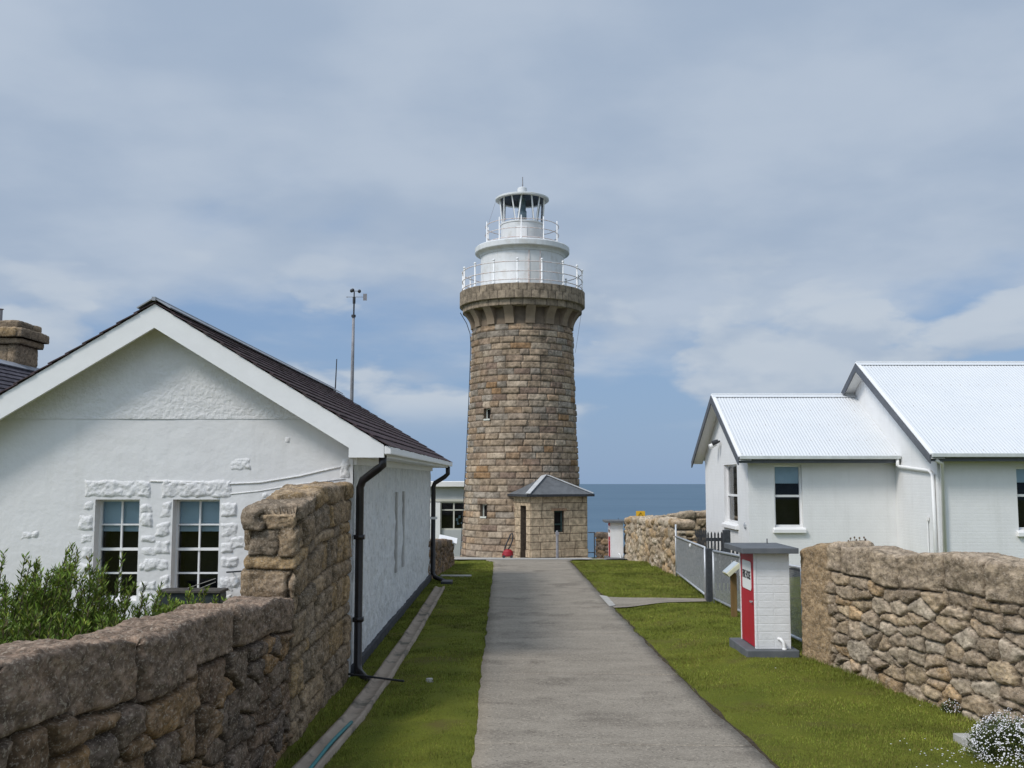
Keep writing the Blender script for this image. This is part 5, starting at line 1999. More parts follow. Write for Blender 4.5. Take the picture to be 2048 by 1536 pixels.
def corrugated(x0, x1, yrd, zr, yfr, sl, nm, sgn):
    """One slope of corrugated iron from the ridge (yrd, zr) to the eave at yfr."""
    pit, amp = .085, .009
    n = int((x1 - x0) / (pit / 6))
    xs_ = np.linspace(x0, x1, n + 1)
    Ls = abs(yfr - yrd)
    ts = np.linspace(0, 1, 9)
    X, T = np.meshgrid(xs_, ts, indexing='ij')
    X, T = X.ravel(), T.ravel()
    y = yrd + sgn * T * Ls
    h = amp * np.cos(2 * PI * X / pit) + .004 * fbm(np.stack([X, T * Ls, X * 0], 1), .7, 2, 5)
    z = zr - T * Ls * sl + h
    idx = np.arange((n + 1) * 9).reshape(n + 1, 9)
    q_ = np.stack([idx[:-1, :-1], idx[1:, :-1], idx[1:, 1:], idx[:-1, 1:]], -1).reshape(-1, 4)
    if sgn > 0:
        q_ = q_[:, ::-1]
    return np_mesh(nm, np.stack([X, y, z], 1), q_, M['iron_white'], parent=WH)


OX = .34
wr = corrugated(XG - OX, XM - .003, yr, zr_w, DFW - .47, slw, 'wing_roof', -1)
corrugated(XG - OX, XM - .003, yr, zr_w, DBK + .45, slw, 'wing_roof', 1)
mr = corrugated(XM - OX, XEND + .3, yr_m, zr_m, DMF - .47, slm, 'main_roof', -1)
corrugated(XM - OX, XEND + .3, yr_m, zr_m, DBM + .45, slm, 'main_roof', 1)


def nails(x0, x1, yrd, zr, yfr, sl, par, seed):
    rng = random.Random(seed)
    m_ = MB()
    Ls = abs(yfr - yrd)
    for t_ in (.06, .28, .52, .76, .96):
        x = x0 + .1
        while x < x1:
            xx = round(x / .085) * .085
            y = yrd - t_ * Ls + rng.uniform(-.015, .015)
            z = zr - t_ * Ls * sl + .012
            m_.sphere((xx, y, z), (.013, .013, .008), 6, 3)
            x += .255
    m_.build('roofing_screws', mat('rusty screws', (.36, .25, .22), (.50, .42, .40), 30, .8), parent=par)


nails(XG - OX, XM, yr, zr_w, DFW - .47, slw, wr, 3)
nails(XM - OX, XEND, yr_m, zr_m, DMF - .47, slm, mr, 4)
for (x0, x1, yy, zz_, par) in ((XG - OX, XM - .003, yr, zr_w, wr), (XM - OX, XEND + .3, yr_m, zr_m, mr)):
    m_ = MB()
    for s in (1, -1):
        d = Vector((0, s, -slw)).normalized()
        n_ = Vector((0, s * slw, 1)).normalized()
        m_.obox(Vector(((x0 + x1) / 2, yy, zz_)) + d * .09 + n_ * .024, ((x1 - x0) / 2, .10, .006), (1, 0, 0), d, n_)
    m_.tube([(x0, yy, zz_ + .03), (x1, yy, zz_ + .03)], .03, 8)
    m_.build('ridge_cap', M['iron_white'], parent=par)
# barge boards (charcoal) and white verge cappings
for (xg, yy, zz_, yf_, par) in ((XG, yr, zr_w, DFW, WH), (XM, yr_m, zr_m, DMF, WH)):
    yb_ = 2 * yy - yf_
    for s in (-1, 1):
        ya = yy
        yo = yy + s * (yy - yf_ + .47)
        x0 = xg - OX
        za_, zo_ = zz_ - .015, zz_ - .015 - slw * abs(yo - yy)
        m_ = MB()
        m_.prism([(x0 - .035, ya, za_), (x0 - .035, yo, zo_), (x0 - .035, yo, zo_ - .20), (x0 - .035, ya, za_ - .22)], (.035, 0, 0))
        m_.build('bargeboard', M['grey_trim'], parent=WH)
        m_ = MB()
        m_.prism([(x0 - .02, ya, za_ + .045), (x0 - .02, yo, zo_ + .045), (x0 - .02, yo, zo_ + .017), (x0 - .02, ya, za_ + .017)], (.10, 0, 0))
        m_.poly([(x0, ya, za_ - .08), (x0, yo, zo_ - .08), (xg, yo, zo_ - .08), (xg, ya, za_ - .08)])
        m_.build('verge_soffit', M['white'], parent=WH)
# eaves: fascia (charcoal) and gutter (pale)
for (x0, x1, yf_) in ((XG - OX + .004, XM - .02, DFW), (XM - OX + .004, XEND + .3, DMF)):
    ye = yf_ - .40
    m_ = MB()
    m_.box((x0, ye, zE - .20), (x1, ye + .03, zE - .055))
    m_.poly([(x0, ye + .03, zE - .19), (x1, ye + .03, zE - .19), (x1, yf_, zE - .19), (x0, yf_, zE - .19)])
    m_.build('fascia', M['grey_trim'], parent=WH)
    m_ = MB()
    m_.box((x0 + .02, ye - .12, zE - .10), (x1, ye - .002, zE - .005))
    m_.build('gutter', mat('pale gutter', (.50, .52, .50), (.60, .62, .60), 5, .5), parent=WH, bevel=.012)
# downpipes
xd_ = XM + .06
downpipe(WH, [(XM - .10, DFW - .46, zE - .10), (XM - .10, DFW - .46, zE - .26), (XM - .055, DFW - .5, zE - .30), (XM - .055, DMF + .35, zE - .42), (XM - .055, DMF + .16, zE - .50), (XM - .055, DMF + .12, -.2)], .045, mt='white')
downpipe(WH, [(XM - .20, DMF - .40, zE - .16), (XM - .02, DMF - .32, zE - .24), (XM + .08, DMF - .08, zE - .36), (XM + .08, DMF - .06, -.2)], .045, mt='white')
mb = MB()
mb.box((XM - .06, DMF + .55, 1.35), (XM - .02, DMF + .65, 1.45))
mb.tube([(XM - .04, DMF + .6, -.2), (XM - .04, DMF + .6, 1.35)], .018, 8)
mb.build('meter_conduit', M['white'], parent=WH)
# flood light on the gable
yl = XG * F / (1440 - 1024) * (CT - (768 - 885) / F * ST)
zl_ = PZ(886, yl)
fl = MB()
fl.tube([(XG, yl, zl_ + .05), (XG - .14, yl - .05, zl_ + .03)], .03, 8)
fl.tube([(XG - .10, yl - .22, zl_ + .05), (XG - .28, yl - .2, zl_ - .02)], [.06, .08], 12)
flo = fl.build('flood_light', M['dark_metal'], parent=WH)
fl = MB()
fl.tube([(XG - .10, yl + .12, zl_ - .02), (XG - .30, yl + .10, zl_ - .12)], [.06, .08], 12)
fl.build('lamp_head', M['white'], parent=flo)
mb = MB()
yk = DFW + .35
mb.tube([(XG - .03, yk, PZ(1045, yk)), (XG - .06, yk, PZ(1050, yk)), (XG - .03, yk, PZ(1058, yk))], .015, 8)
mb.box((XG - .05, yk - .05, PZ(1055, yk)), (XG, yk + .05, PZ(1049, yk)))
mb.build('wall_tap', M['galv'], parent=WH)
mb = MB()
mb.box((XG - .03, DFW - .03, -.6), (XM, DFW - .002, .02))
mb.box((XM - .03, DMF - .03, -.6), (XEND, DMF - .002, .02))
mb.build('plinth', M['tar'], parent=WH)

# ---------------------------------------------------------------- fire hose cabinets
cw, cd = .485, .88
cx0 = PX(1509.5, 1200, 13.95)
cy0 = 13.95
cz0 = g(cx0 + .2, cy0)
zb0 = PZ(1298, 13.95)
zt0 = PZ(1106, 13.95)
FC = thing('fire_hose_cabinet', (cx0 + cw / 2, cy0 + cd / 2, cz0), 'near white fire hose cabinet with a red door and grey lid', 'fire hose cabinet', 'white fire hose cabinets')
mb = MB()
dpn = (cy0 + .05, cy0 + cd - .03)
mb.box((cx0 + .035, cy0, zb0), (cx0 + cw, cy0 + cd, zt0))
mb.box((cx0, cy0 - .0008, zb0), (cx0 + .034, dpn[0], zt0))
mb.box((cx0, dpn[1], zb0), (cx0 + .034, cy0 + cd + .0008, zt0))
mb.build('body', M['white_block'], parent=FC, bevel=.006)
mb = MB()
mb.box((cx0 + .008, dpn[0] + .004, zb0 + .01), (cx0 + .034, dpn[1] - .004, zt0 - .05))
mb.box((cx0 + .002, dpn[0] + .002, zt0 - .048), (cx0 + .034, dpn[1] - .002, zt0 - .002))
dr = mb.build('door', M['red'], parent=FC, bevel=.003)
mb = MB()
mb.tube([(cx0 + .005, dpn[0] + .10, zb0 + .62), (cx0 - .02, dpn[0] + .10, zb0 + .62)], .012, 10)
mb.box((cx0 - .03, dpn[0] + .06, zb0 + .61), (cx0 - .018, dpn[0] + .14, zb0 + .63))
mb.build('handle', M['galv'], parent=dr)
# sign plate with rounded corners and lettering
zs0, zs1 = zb0 + .76, zb0 + 1.16
ys0, ys1 = dpn[0] + .15, dpn[1] - .13
mb = MB()
rr_ = .04
pts = []
for (cy_, cz_, a0) in ((ys1 - rr_, zs1 - rr_, 0), (ys0 + rr_, zs1 - rr_, 90), (ys0 + rr_, zs0 + rr_, 180), (ys1 - rr_, zs0 + rr_, 270)):
    for k in range(5):
        a = math.radians(a0 + k * 22.5)
        pts.append((cx0 + .006, cy_ + rr_ * math.cos(a), cz_ + rr_ * math.sin(a)))
mb.prism(pts, (-.006, 0, 0))
sg = mb.build('sign', M['plate'], parent=dr)
fc = bpy.data.curves.new('lettering', 'FONT')
fc.body = 'FIRE HOSE'
fc.align_x = 'CENTER'
fc.align_y = 'CENTER'
fc.size = .155
fc.extrude = .0015
fc.offset = .003
fo = bpy.data.objects.new('lettering_curve', fc)
COL.objects.link(fo)
bpy.context.view_layer.update()
me = bpy.data.meshes.new_from_object(fo.evaluated_get(bpy.context.evaluated_depsgraph_get()))
bpy.data.objects.remove(fo)
w_txt = max(v.co.x for v in me.vertices) - min(v.co.x for v in me.vertices)
k_ = (ys1 - ys0 - .05) / w_txt
mt_ = Matrix.Translation((cx0 - .0022, (ys0 + ys1) / 2, (zs0 + zs1) / 2 + .0)) @ Matrix(((0, 0, -1, 0), (-1, 0, 0, 0), (0, 1, 0, 0), (0, 0, 0, 1))) @ Matrix.Diagonal((k_, k_ * 1.5, 1, 1))
me.transform(mt_)
me.materials.clear()
link_mesh('lettering', me, M['ink'], parent=sg)
mb = MB()
mb.box((cx0 - .20, cy0 - .17, zt0 + .002), (cx0 + cw + .09, cy0 + cd + .10, zt0 + .078))
lid = mb.build('lid', M['grey_slab'], parent=FC, bevel=.006)
mb = MB()
mb.tube([(cx0 + cw - .1, cy0 + cd - .1, zt0 + .08), (cx0 + cw - .1, cy0 + cd - .1, zt0 + .15)], .008, 6)
mb.build('lifting_pin', M['dark_metal'], parent=lid)
mb = MB()
mb.box((cx0 - .15, cy0 - .12, cz0 - .12), (cx0 + cw + .08, cy0 + cd + .12, zb0 - .001))
mb.build('base_slab', M['grey_slab'], parent=FC, bevel=.012)
mb = MB()
xx = cx0 + cw - .12
mb.tube([(xx - .06, cy0 + .02, zb0 + .135), (xx - .03, cy0 - .03, zb0 + .135), (xx, cy0 - .05, zb0 + .10), (xx + .012, cy0 - .055, zb0 + .03), (xx + .012, cy0 - .055, zb0 - .005)], .022, 10)
mb.tube([(xx + .012, cy0 - .055, zb0 + .02), (xx + .012, cy0 - .055, zb0 - .012)], .03, 10)
mb.build('water_pipe', M['white'], parent=FC, smooth_=True)
# far copy
F2 = copy_tree(FC)
fx, fy, _ = P(1230, 1112, 38.3)
F2.location = (fx + .03, fy, g(fx, fy) + .02)
F2['label'] = 'distant white fire hose cabinet standing at the far end of the rubble wall'

# ---------------------------------------------------------------- chain link fence, gate post, picket fence


def mesh_panel(name, a, b_, za0, za1, zb0_, zb1, label, group, post_up=0.0, open_end=True, cat='fence panel'):
    """a,b: (x,y); za0/za1 bottom/top at a; zb0/zb1 at b."""
    t = thing(name, (a[0], a[1], za0), label, cat, group)
    A0, A1 = Vector((a[0], a[1], za0)), Vector((a[0], a[1], za1))
    B0, B1 = Vector((b_[0], b_[1], zb0_)), Vector((b_[0], b_[1], zb1))
    m_ = MB()
    r = .026
    m_.tube([A0 - Vector((0, 0, .15)), A1 + Vector((0, 0, post_up))], r, 8)
    m_.tube([B0 - Vector((0, 0, .1)), B1], r, 8)
    m_.tube([A1, B1], r, 8)
    m_.tube([A0 + Vector((0, 0, .05)), B0 + Vector((0, 0, .05))], r, 8)
    m_.build('frame', M['galv'], parent=t, smooth_=True)
    L = (B0 - A0).length
    H = za1 - za0 - .05
    m_ = MB()
    step = .055

    def pt(s, h):
        f_ = s / L
        z0_ = za0 + .05 + (zb0_ - za0) * f_
        return Vector((a[0] + (b_[0] - a[0]) * f_, a[1] + (b_[1] - a[1]) * f_, z0_ + h))
    s = -H
    while s < L:
        for sg_ in (1, -1):
            s0, s1 = s, s + H
            h0, h1 = (0, H) if sg_ > 0 else (H, 0)
            if s0 < 0:
                h0 = h0 + (h1 - h0) * (0 - s0) / (s1 - s0)
                s0 = 0
            if s1 > L:
                h1 = h0 + (h1 - h0) * (L - s0) / (s1 - s0)
                s1 = L
            if s1 - s0 > .01:
                m_.tube([pt(s0, h0), pt(s1, h1)], .0029, 3, cap=False)
        s += step
    m_.build('wire_mesh', M['wire'], parent=t, fix=False)
    return t


a_ = P(1353, 1149, 27.8)
b_ = P(1411.5, 1196, 21.9)
p1_ = mesh_panel('mesh_fence', a_[:2], b_[:2], a_[2] + .02, PZ(1073, 27.8), b_[2] + .02, PZ(1095, 21.9), 'grey chain link panel running from the rubble wall to the dark gate post', 'chain link panels by the picket fence', post_up=.33)
a_ = P(1428.5, 1202, 21.3)
b_ = P(1588, 1298, 14.9)
b_ = (4.22, 14.75)
p2_ = mesh_panel('mesh_fence', a_[:2], b_, a_[2], PZ(1102, 21.3), g(*b_) + .02, g(*b_) + 1.12, 'grey chain link panel running from the dark gate post behind the near fire hose cabinet', 'chain link panels by the picket fence')
# insulator-like tags on the fence
mb = MB()
x, y, z = P(1383, 1091, 24.3)
mb.sphere((x - .03, y, z), (.03, .03, .05), 10, 8)
o = mb.build('fence_tag', M['white'], origin=(x, y, z))
tag(o, 'small white tag hanging on the first chain link panel', 'tag')
# gate post
x, y, _ = P(1420.5, 1198, 21.5)
t = thing('gate_post', (x, y, g(x, y)), 'thick dark grey timber gate post between the two chain link panels', 'post')
mb = MB()
mb.box((x - .075, y - .075, g(x, y) - .1), (x + .075, y + .075, PZ(1097, 21.5)))
mb.build('post', M['dark_wood'], parent=t, bevel=.01)
mb = MB()
mb.box((x + .05, y - .10, PZ(1121, 21.5)), (x + .13, y - .06, PZ(1115, 21.5)))
mb.build('latch', M['galv'], parent=t)


def picket_fence(x0, x1, y, ztop, n, label, gap=.55):
    t = thing('picket_fence', (x0, y, g(x0, y)), label, 'picket fence', 'dark picket fences')
    m_ = MB()
    z0 = g(x0, y)
    m_.box((x0, y + .012, ztop - .26), (x1, y + .05, ztop - .17))
    m_.box((x0, y + .012, z0 + .2), (x1, y + .05, z0 + .29))
    m_.build('rails', M['dark_wood'], parent=t)
    pw = (x1 - x0) / n
    for i in range(n):
        xa = x0 + pw * (i + .5)
        w_ = pw * gap / 2
        m_ = MB()
        zb_ = g(xa, y) + .03
        m_.prism([(xa - w_, y, zb_), (xa + w_, y, zb_), (xa + w_, y, ztop - .06), (xa, y, ztop), (xa - w_, y, ztop - .06)], (0, .012, 0))
        m_.build('picket', M['dark_wood'], parent=t)
    return t


picket_fence(PX(1378, 1080, 31.5), PX(1414, 1080, 31.5), 31.5, PZ(1058, 31.5), 9, 'dark picket fence in front of the rubble wall beside the house corner', .8)
picket_fence(PX(1413, 1080, 27.2), PX(1447, 1080, 27.2), 27.2, PZ(1063, 27.2), 5, 'dark picket fence standing against the white gable wall', .5)
picket_fence(PX(1414, 1080, 24.0), PX(1478, 1080, 24.0), 24.0, PZ(1098, 24), 8, 'lower dark picket gate between the gate post and the house', .6)
x, y = PX(1453, 1080, 27.0), 27.0
mb = MB()
mb.box((x - .09, y - .09, g(x, y) - .1), (x + .09, y + .09, PZ(1060, 27)))
o = mb.build('fence_post', M['dark_wood'], origin=(x, y, g(x, y)), bevel=.01)
tag(o, 'dark square fence post at the house end of the pickets', 'post')

# interpretive sign on a brown post
x, y, _ = P(1468.5, 1238, 18.3)
t = thing('trail_sign', (x, y, g(x, y)), 'tilted cream sign box on a brown timber post behind the red cabinet door', 'sign')
mb = MB()
mb.box((x - .05, y - .05, g(x, y) - .1), (x + .05, y + .05, PZ(1146, 18.3)))
mb.build('post', M['post_wood'], parent=t, bevel=.006)
c_ = Vector(P(1464, 1138, 18.3))
dx = Vector((.70, 0, .60)).normalized()
nz_ = Vector((-.60, 0, .70)).normalized()
mb = MB()
mb.obox(c_, (.15, .19, .04), dx, (0, 1, 0), nz_)
bd = mb.build('sign_box', M['cream'], parent=t, bevel=.008)
mb = MB()
mb.obox(c_ + nz_ * .044, (.14, .175, .005), dx, (0, 1, 0), nz_)
mb.build('face', mat('faded sign face', (.42, .47, .50), (.50, .53, .54), 9, .5), parent=bd)

# yellow warning sign beyond the wall
x, y = PX(1281, 1028, 40.5), 40.5
t = thing('warning_sign', (x, y, g(x, y)), 'yellow rectangular warning sign showing above the far rubble wall', 'sign')
mb = MB()
mb.tube([(x, y + .03, g(x, y) - .1), (x, y + .03, PZ(1024, 40.5))], .03, 8)
mb.build('pole', M['galv'], parent=t)
mb = MB()
hx = (PX(1290, 1028, 40.5) - PX(1272, 1028, 40.5)) / 2
mb.box((x - hx, y - .012, PZ(1040, 40.5)), (x + hx, y, PZ(1022, 40.5)))
yb_ = mb.build('board', M['yellow'], parent=t)
mb = MB()
zA = PZ(1025, 40.5)
mb.bar((x, y - .016, zA), (x - hx * .62, y - .016, zA - .17), .008, .035, up=(0, 1, 0))
mb.bar((x, y - .018, zA), (x + hx * .62, y - .018, zA - .17), .008, .035, up=(0, 1, 0))
mb.build('chevron', M['ink'], parent=yb_)

# ---------------------------------------------------------------- drain channel on the left
mb = MB()
rngd = np.random.default_rng(2)
dl = [P(597, 1536, 8.85), P(690, 1437, 10.9), P(760, 1352, 13.4), P(812, 1278, 16.6), P(880, 1177, 24.4)]
dyy = np.array([p_[1] for p_ in dl])
DXC = np.interp


def drain_x(y):
    """centre line x of the gutter"""
    rows = [1536, 1437, 1352, 1278, 1230, 1177]
    cx = [617, 706, 768, 818, 847, 879]
    res = []
    for r, c in zip(rows, cx):
        D = 10.0
        for _ in range(12):
            xw = PX(c, r, D)
            zz_ = g(xw, D) + .015
            D = (EYE - zz_) / (EYE - PZ(r, 1.0))
        res.append((D, PX(c, r, D)))
    return res


dr_ = drain_x(0)
dy_, dx_ = np.array([a for a, _ in dr_]), np.array([b__ for _, b__ in dr_])


def drain_mesh():
    y = np.arange(5.0, dy_.max() + .2, .06)
    xc = np.interp(y, dy_, dx_)
    xc = np.where(y < dy_[0], dx_[0] + (y - dy_[0]) * (dx_[1] - dx_[0]) / (dy_[1] - dy_[0]), xc)
    prof = [(-.115, -.08), (-.115, .012), (-.075, .016), (-.05, -.012), (.05, -.014), (.075, .014), (.115, .012), (.115, -.08)]
    V_ = []
    zc = G(xc, y)
    for (dx_p, dz_p) in prof:
        p3 = np.stack([np.full_like(y, dx_p * 30), y, y * 0], 1)
        e = .012 * fbm(p3, 2.5, 3, 8)
        V_.append(np.stack([xc + dx_p + e, y, zc + dz_p + .4 * e + .042], 1))
    V_ = np.stack(V_, 0)
    n1, n2 = V_.shape[:2]
    idx = np.arange(n1 * n2).reshape(n1, n2)
    q_ = np.stack([idx[:-1, :-1], idx[1:, :-1], idx[1:, 1:], idx[:-1, 1:]], -1).reshape(-1, 4)
    o = np_mesh('concrete_gutter', V_.reshape(-1, 3), q_, M['drain'], origin=(xc[40], y[40], zc[40]))
    tag(o, 'narrow concrete gutter running through the left lawn beside the cottage', 'gutter')


drain_mesh()
# teal hose lying in the gutter
mb = MB()
pts = []
for y in np.arange(5.5, 10.9, .25):
    x = float(dx_[0] + (y - dy_[0]) * (dx_[1] - dx_[0]) / (dy_[1] - dy_[0])) + .055 + .012 * math.sin(y * 3)
    pts.append((x, y, g(x, y) + .060))
mb.tube(pts, .018, 8)
o = mb.build('hose', M['teal_pipe'], origin=pts[0], smooth_=True)
tag(o, 'thin teal pipe lying in the near end of the concrete gutter', 'pipe')
# black rod across the gutter
ra_, rb_ = P(694, 1350, 13.4), P(792, 1366, 12.9)
mb = MB()
mb.tube([(ra_[0], ra_[1], g(*ra_[:2]) + .07), (rb_[0] + .1, rb_[1], g(*rb_[:2]) + .05)], .014, 6)
o = mb.build('black_rod', M['dark_metal'], origin=(ra_[0], ra_[1], g(*ra_[:2])))
tag(o, 'thin black rod lying across the gutter at the foot of the downpipe', 'rod')
for (px_, py_, lab, sx) in ((859, 1357, 'small white sprinkler cap in the shaded left lawn', .06), (912, 1151, 'narrow pale strip of concrete at the far end of the left lawn', .42)):
    D = 14.0
    for _ in range(10):
        x = PX(px_, py_, D)
        D = (EYE - g(x, D) - .02) / (EYE - PZ(py_, 1.0))
    x = PX(px_, py_, D)
    mb = MB()
    if sx < .1:
        mb.lathe((x, D), [(0, g(x, D) - .02), (sx * .85, g(x, D) - .02), (sx * .7, g(x, D) + .022), (0, g(x, D) + .03)], 14)
        o = mb.build('sprinkler_cap', M['concrete_pale'], origin=(x, D, g(x, D)))
        tag(o, lab, 'sprinkler')
    else:
        mb.box((x - sx, D - .12, g(x, D) - .05), (x + sx, D + .12, g(x, D) + .03))
        o = mb.build('concrete_strip', M['concrete_pale'], origin=(x, D, g(x, D)))
        tag(o, lab, 'concrete strip')

# ---------------------------------------------------------------- trough under the window, strings, bar
x0, y0, _ = P(317, 1200, 13.1)
x1, _, _ = P(440, 1200, 13.1)
zt_ = PZ(1181, 13.1)
t = thing('trough', ((x0 + x1) / 2, y0, g(x0, y0)), 'dark green box trough below the right cottage window', 'trough')
mb = MB()
mb.box((x0, y0, zt_ - .42), (x1, y0 + .3, zt_ - .035))
mb.build('body', M['green_trough'], parent=t, bevel=.02)
mb = MB()
mb.box((x0 - .015, y0 - .03, zt_ - .034), (x1 + .015, y0 + .33, zt_))
mb.build('lid', mat('dull trough lid', (.05, .046, .042), (.09, .08, .07), 9, .8), parent=t, bevel=.006)
for xx in (x0 + .08, x1 - .08):
    mb = MB()
    mb.box((xx - .04, y0 + .05, g(xx, y0) - .1), (xx + .04, y0 + .25, zt_ - .42))
    mb.build('leg', M['dark_wood'], parent=t)
for k, (pa, pb, lab) in enumerate((((376, 1176), (431, 1157), 'upper of two pale strings stretched across the right cottage window'), ((388, 1182), (431, 1164), 'lower of two pale strings stretched across the right cottage window'))):
    mb = MB()
    pA, pB = P(*pa, 13.2), P(*pb, 13.6)
    mb.tube([pA, pB], .005, 6)
    o = mb.build('string', M['concrete_pale'], origin=pA)
    tag(o, lab, 'string')
pA, pB = P(453, 1144.5, 13.55), P(483, 1142.5, 13.55)
mb = MB()
mb.bar(pA, pB, .03, .02)
mb.tube([Vector(pA) + Vector((.05, 0, 0)), Vector(pA) + Vector((.05, .14, 0))], .008, 6)
o = mb.build('iron_bar', M['dark_metal'], origin=pA)
tag(o, 'short dark iron bar fixed to the white wall beside the right window', 'bar')


# ---------------------------------------------------------------- plants
def shrub(name, cx, cy, rad_, hgt, nstem, seed, label, group, leaf_len=.058, dark=1.0, spread=.35, bare=0.25, lean=(0.16, 0)):
    rng = np.random.default_rng(seed)
    gz = g(cx, cy)
    t = thing(name, (cx, cy, gz), label, 'shrub', group)
    sm = MB()
    LV, LF, LC = [], [], []
    nb = 0
    for s in range(nstem):
        a, rr = rng.uniform(0, 2 * PI), rad_ * math.sqrt(rng.random())
        bx_, by_ = cx + rr * .55 * math.cos(a), cy + rr * .55 * math.sin(a)
        h = hgt * (1 - .42 * rng.random() ** 1.5) * (1 - .22 * (rr / rad_) ** 2)
        tip = np.array([cx + rr * (1 + spread) * math.cos(a) + lean[0] * h + rng.normal(0, .05), cy + rr * (1 + spread) * math.sin(a) + lean[1] * h, gz + h])
        b0_ = np.array([bx_, by_, gz - .05])
        mid = (b0_ + tip) / 2 + np.array([rng.normal(0, .05), rng.normal(0, .05), .08 * h])
        npt = 7
        ts = np.linspace(0, 1, npt)
        pts = [(1 - u) ** 2 * b0_ + 2 * u * (1 - u) * mid + u ** 2 * tip for u in ts]
        sm.tube([tuple(p_) for p_ in pts], [.008 * (1 - .75 * u) + .0015 for u in ts], 4, cap=False)
        # side shoots
        shoots = [(pts, 1.0)]
        for k in range(rng.integers(6, 11)):
            u0 = rng.uniform(.4, .95)
            p0 = (1 - u0) ** 2 * b0_ + 2 * u0 * (1 - u0) * mid + u0 ** 2 * tip
            aa = rng.uniform(0, 2 * PI)
            ln = rng.uniform(.14, .36) * (1.15 - u0)
            p1 = p0 + np.array([math.cos(aa) * ln * .5, math.sin(aa) * ln * .5, ln * 1.1])
            sh = [p0, (p0 + p1) / 2 + np.array([math.cos(aa), math.sin(aa), 0]) * .02, p1]
            sm.tube([tuple(p_) for p_ in sh], [.003, .0025, .001], 3, cap=False)
            shoots.append((sh, .6))
        for (pp, wgt) in shoots:
            pp = np.array(pp)
            seg = np.linalg.norm(np.diff(pp, axis=0), axis=1)
            cum = np.concatenate([[0], np.cumsum(seg)])
            Ltot = cum[-1]
            u_start = bare * Ltot if wgt == 1.0 else 0
            nl = int((Ltot - u_start) / .0085)
            for k in range(nl):
                d_ = u_start + (Ltot - u_start) * (k + rng.random()) / nl
                j = min(np.searchsorted(cum, d_) - 1, len(seg) - 1)
                j = max(j, 0)
                f_ = (d_ - cum[j]) / max(seg[j], 1e-6)
                q0 = pp[j] * (1 - f_) + pp[j + 1] * f_
                ax = (pp[j + 1] - pp[j]) / max(seg[j], 1e-6)
                aa = rng.uniform(0, 2 * PI)
                side = np.array([math.cos(aa), math.sin(aa), 0])
                dirv = ax * rng.uniform(.7, 1.2) + side * rng.uniform(.5, .9)
                dirv /= np.linalg.norm(dirv)
                wv = np.cross(dirv, np.array([rng.normal(), rng.normal(), rng.normal()]))
                wv /= max(np.linalg.norm(wv), 1e-6)
                ll = leaf_len * rng.uniform(.7, 1.3)
                wl = ll * .11
                LV += [q0, q0 + dirv * ll * .5 + wv * wl, q0 + dirv * ll, q0 + dirv * ll * .5 - wv * wl]
                LF.append((nb, nb + 1, nb + 2, nb + 3))
                nb += 4
                hf = np.clip((q0[2] - gz) / hgt, 0, 1)
                c_ = np.array([.118, .180, .022]) * rng.uniform(.55, 1.45) * dark
                if rng.random() < .18:
                    c_ = np.array([.22, .25, .035]) * rng.uniform(.8, 1.3) * dark
                if rng.random() < .03:
                    c_ = np.array([.16, .12, .06])
                LC += [c_] * 4
    sm.build('stems', M['stem'], parent=t, fix=False)
    np_mesh('foliage', np.array(LV), np.array(LF), M['leaf'], parent=t, col=np.array(LC), smooth_=False)
    return t


GS = 'evergreen shrubs behind the low wall'


def at_px(px_, D):
    return PX(px_, 1150, D)


for (px_, D, r_, h_, n_, lab, kw) in (
        (14, 9.2, .40, 2.06, 64, 'tall narrow leaved shrub at the left edge against the white gable', dict(bare=.3)),
        (92, 10.1, .38, 1.95, 46, 'narrow leaved shrub with two pointed shoots left of the tallest sprigs', dict(bare=.3)),
        (168, 9.8, .22, 2.12, 18, 'thin shrub with tall dark sprigs just left of the first window', dict(bare=.35)),
        (238, 10.2, .36, 1.62, 60, 'bushy shrub growing in front of the first cottage window', dict(bare=.25, dark=1.15)),
        (40, 8.0, .46, 1.62, 110, 'dense dark bush low behind the wall at the left edge', dict(dark=.9, bare=.25)),
        (160, 8.4, .50, 1.50, 120, 'dense bright bush low behind the wall below the tall sprigs', dict(bare=.25, dark=1.25)),
        (300, 10.6, .30, 1.34, 56, 'low sprawling shrub between the two cottage windows', dict(bare=.25, dark=1.2)),
        (372, 11.6, .34, 1.40, 60, 'low pale green shrub in front of the dark trough', dict(bare=.25, dark=1.4))):
    shrub('shrub', at_px(px_, D), D, r_, h_, n_, int(px_) + 7, lab, GS, **kw)

# dry flower stalks on the right wall
t0 = []
rng = random.Random(12)
nst = thing('dry_flowers', (0, 0, 0), 'clump of dry brown flower stalks on top of the right rubble wall', 'dry plant')
x, y = ra[0] + .25, ra[1] - .62
cx_, cy_ = PX(1702, 1095, 13.2), 13.2
nst.location = (cx_, cy_, PZ(1100, 13.2))
mb, mh = MB(), MB()
for (px_, py_) in ((1684, 1086), (1697, 1082), (1701, 1077), (1706, 1083), (1709, 1075), (1713, 1080), (1719, 1076), (1722, 1083), (1728, 1075), (1731, 1079)):
    top = Vector(P(px_, py_, 13.2 + rng.uniform(-.08, .08)))
    bot = Vector((top.x + rng.uniform(-.03, .03), top.y, PZ(1104, 13.2)))
    mb.tube([bot, (bot + top) / 2 + Vector((.01, 0, 0)), top], .0035, 5)
    mh.sphere(top, (.012, .012, .014), 7, 5)
mb.build('stalks', M['dry'], parent=nst)
mh.build('seed_heads', M['dry'], parent=nst)


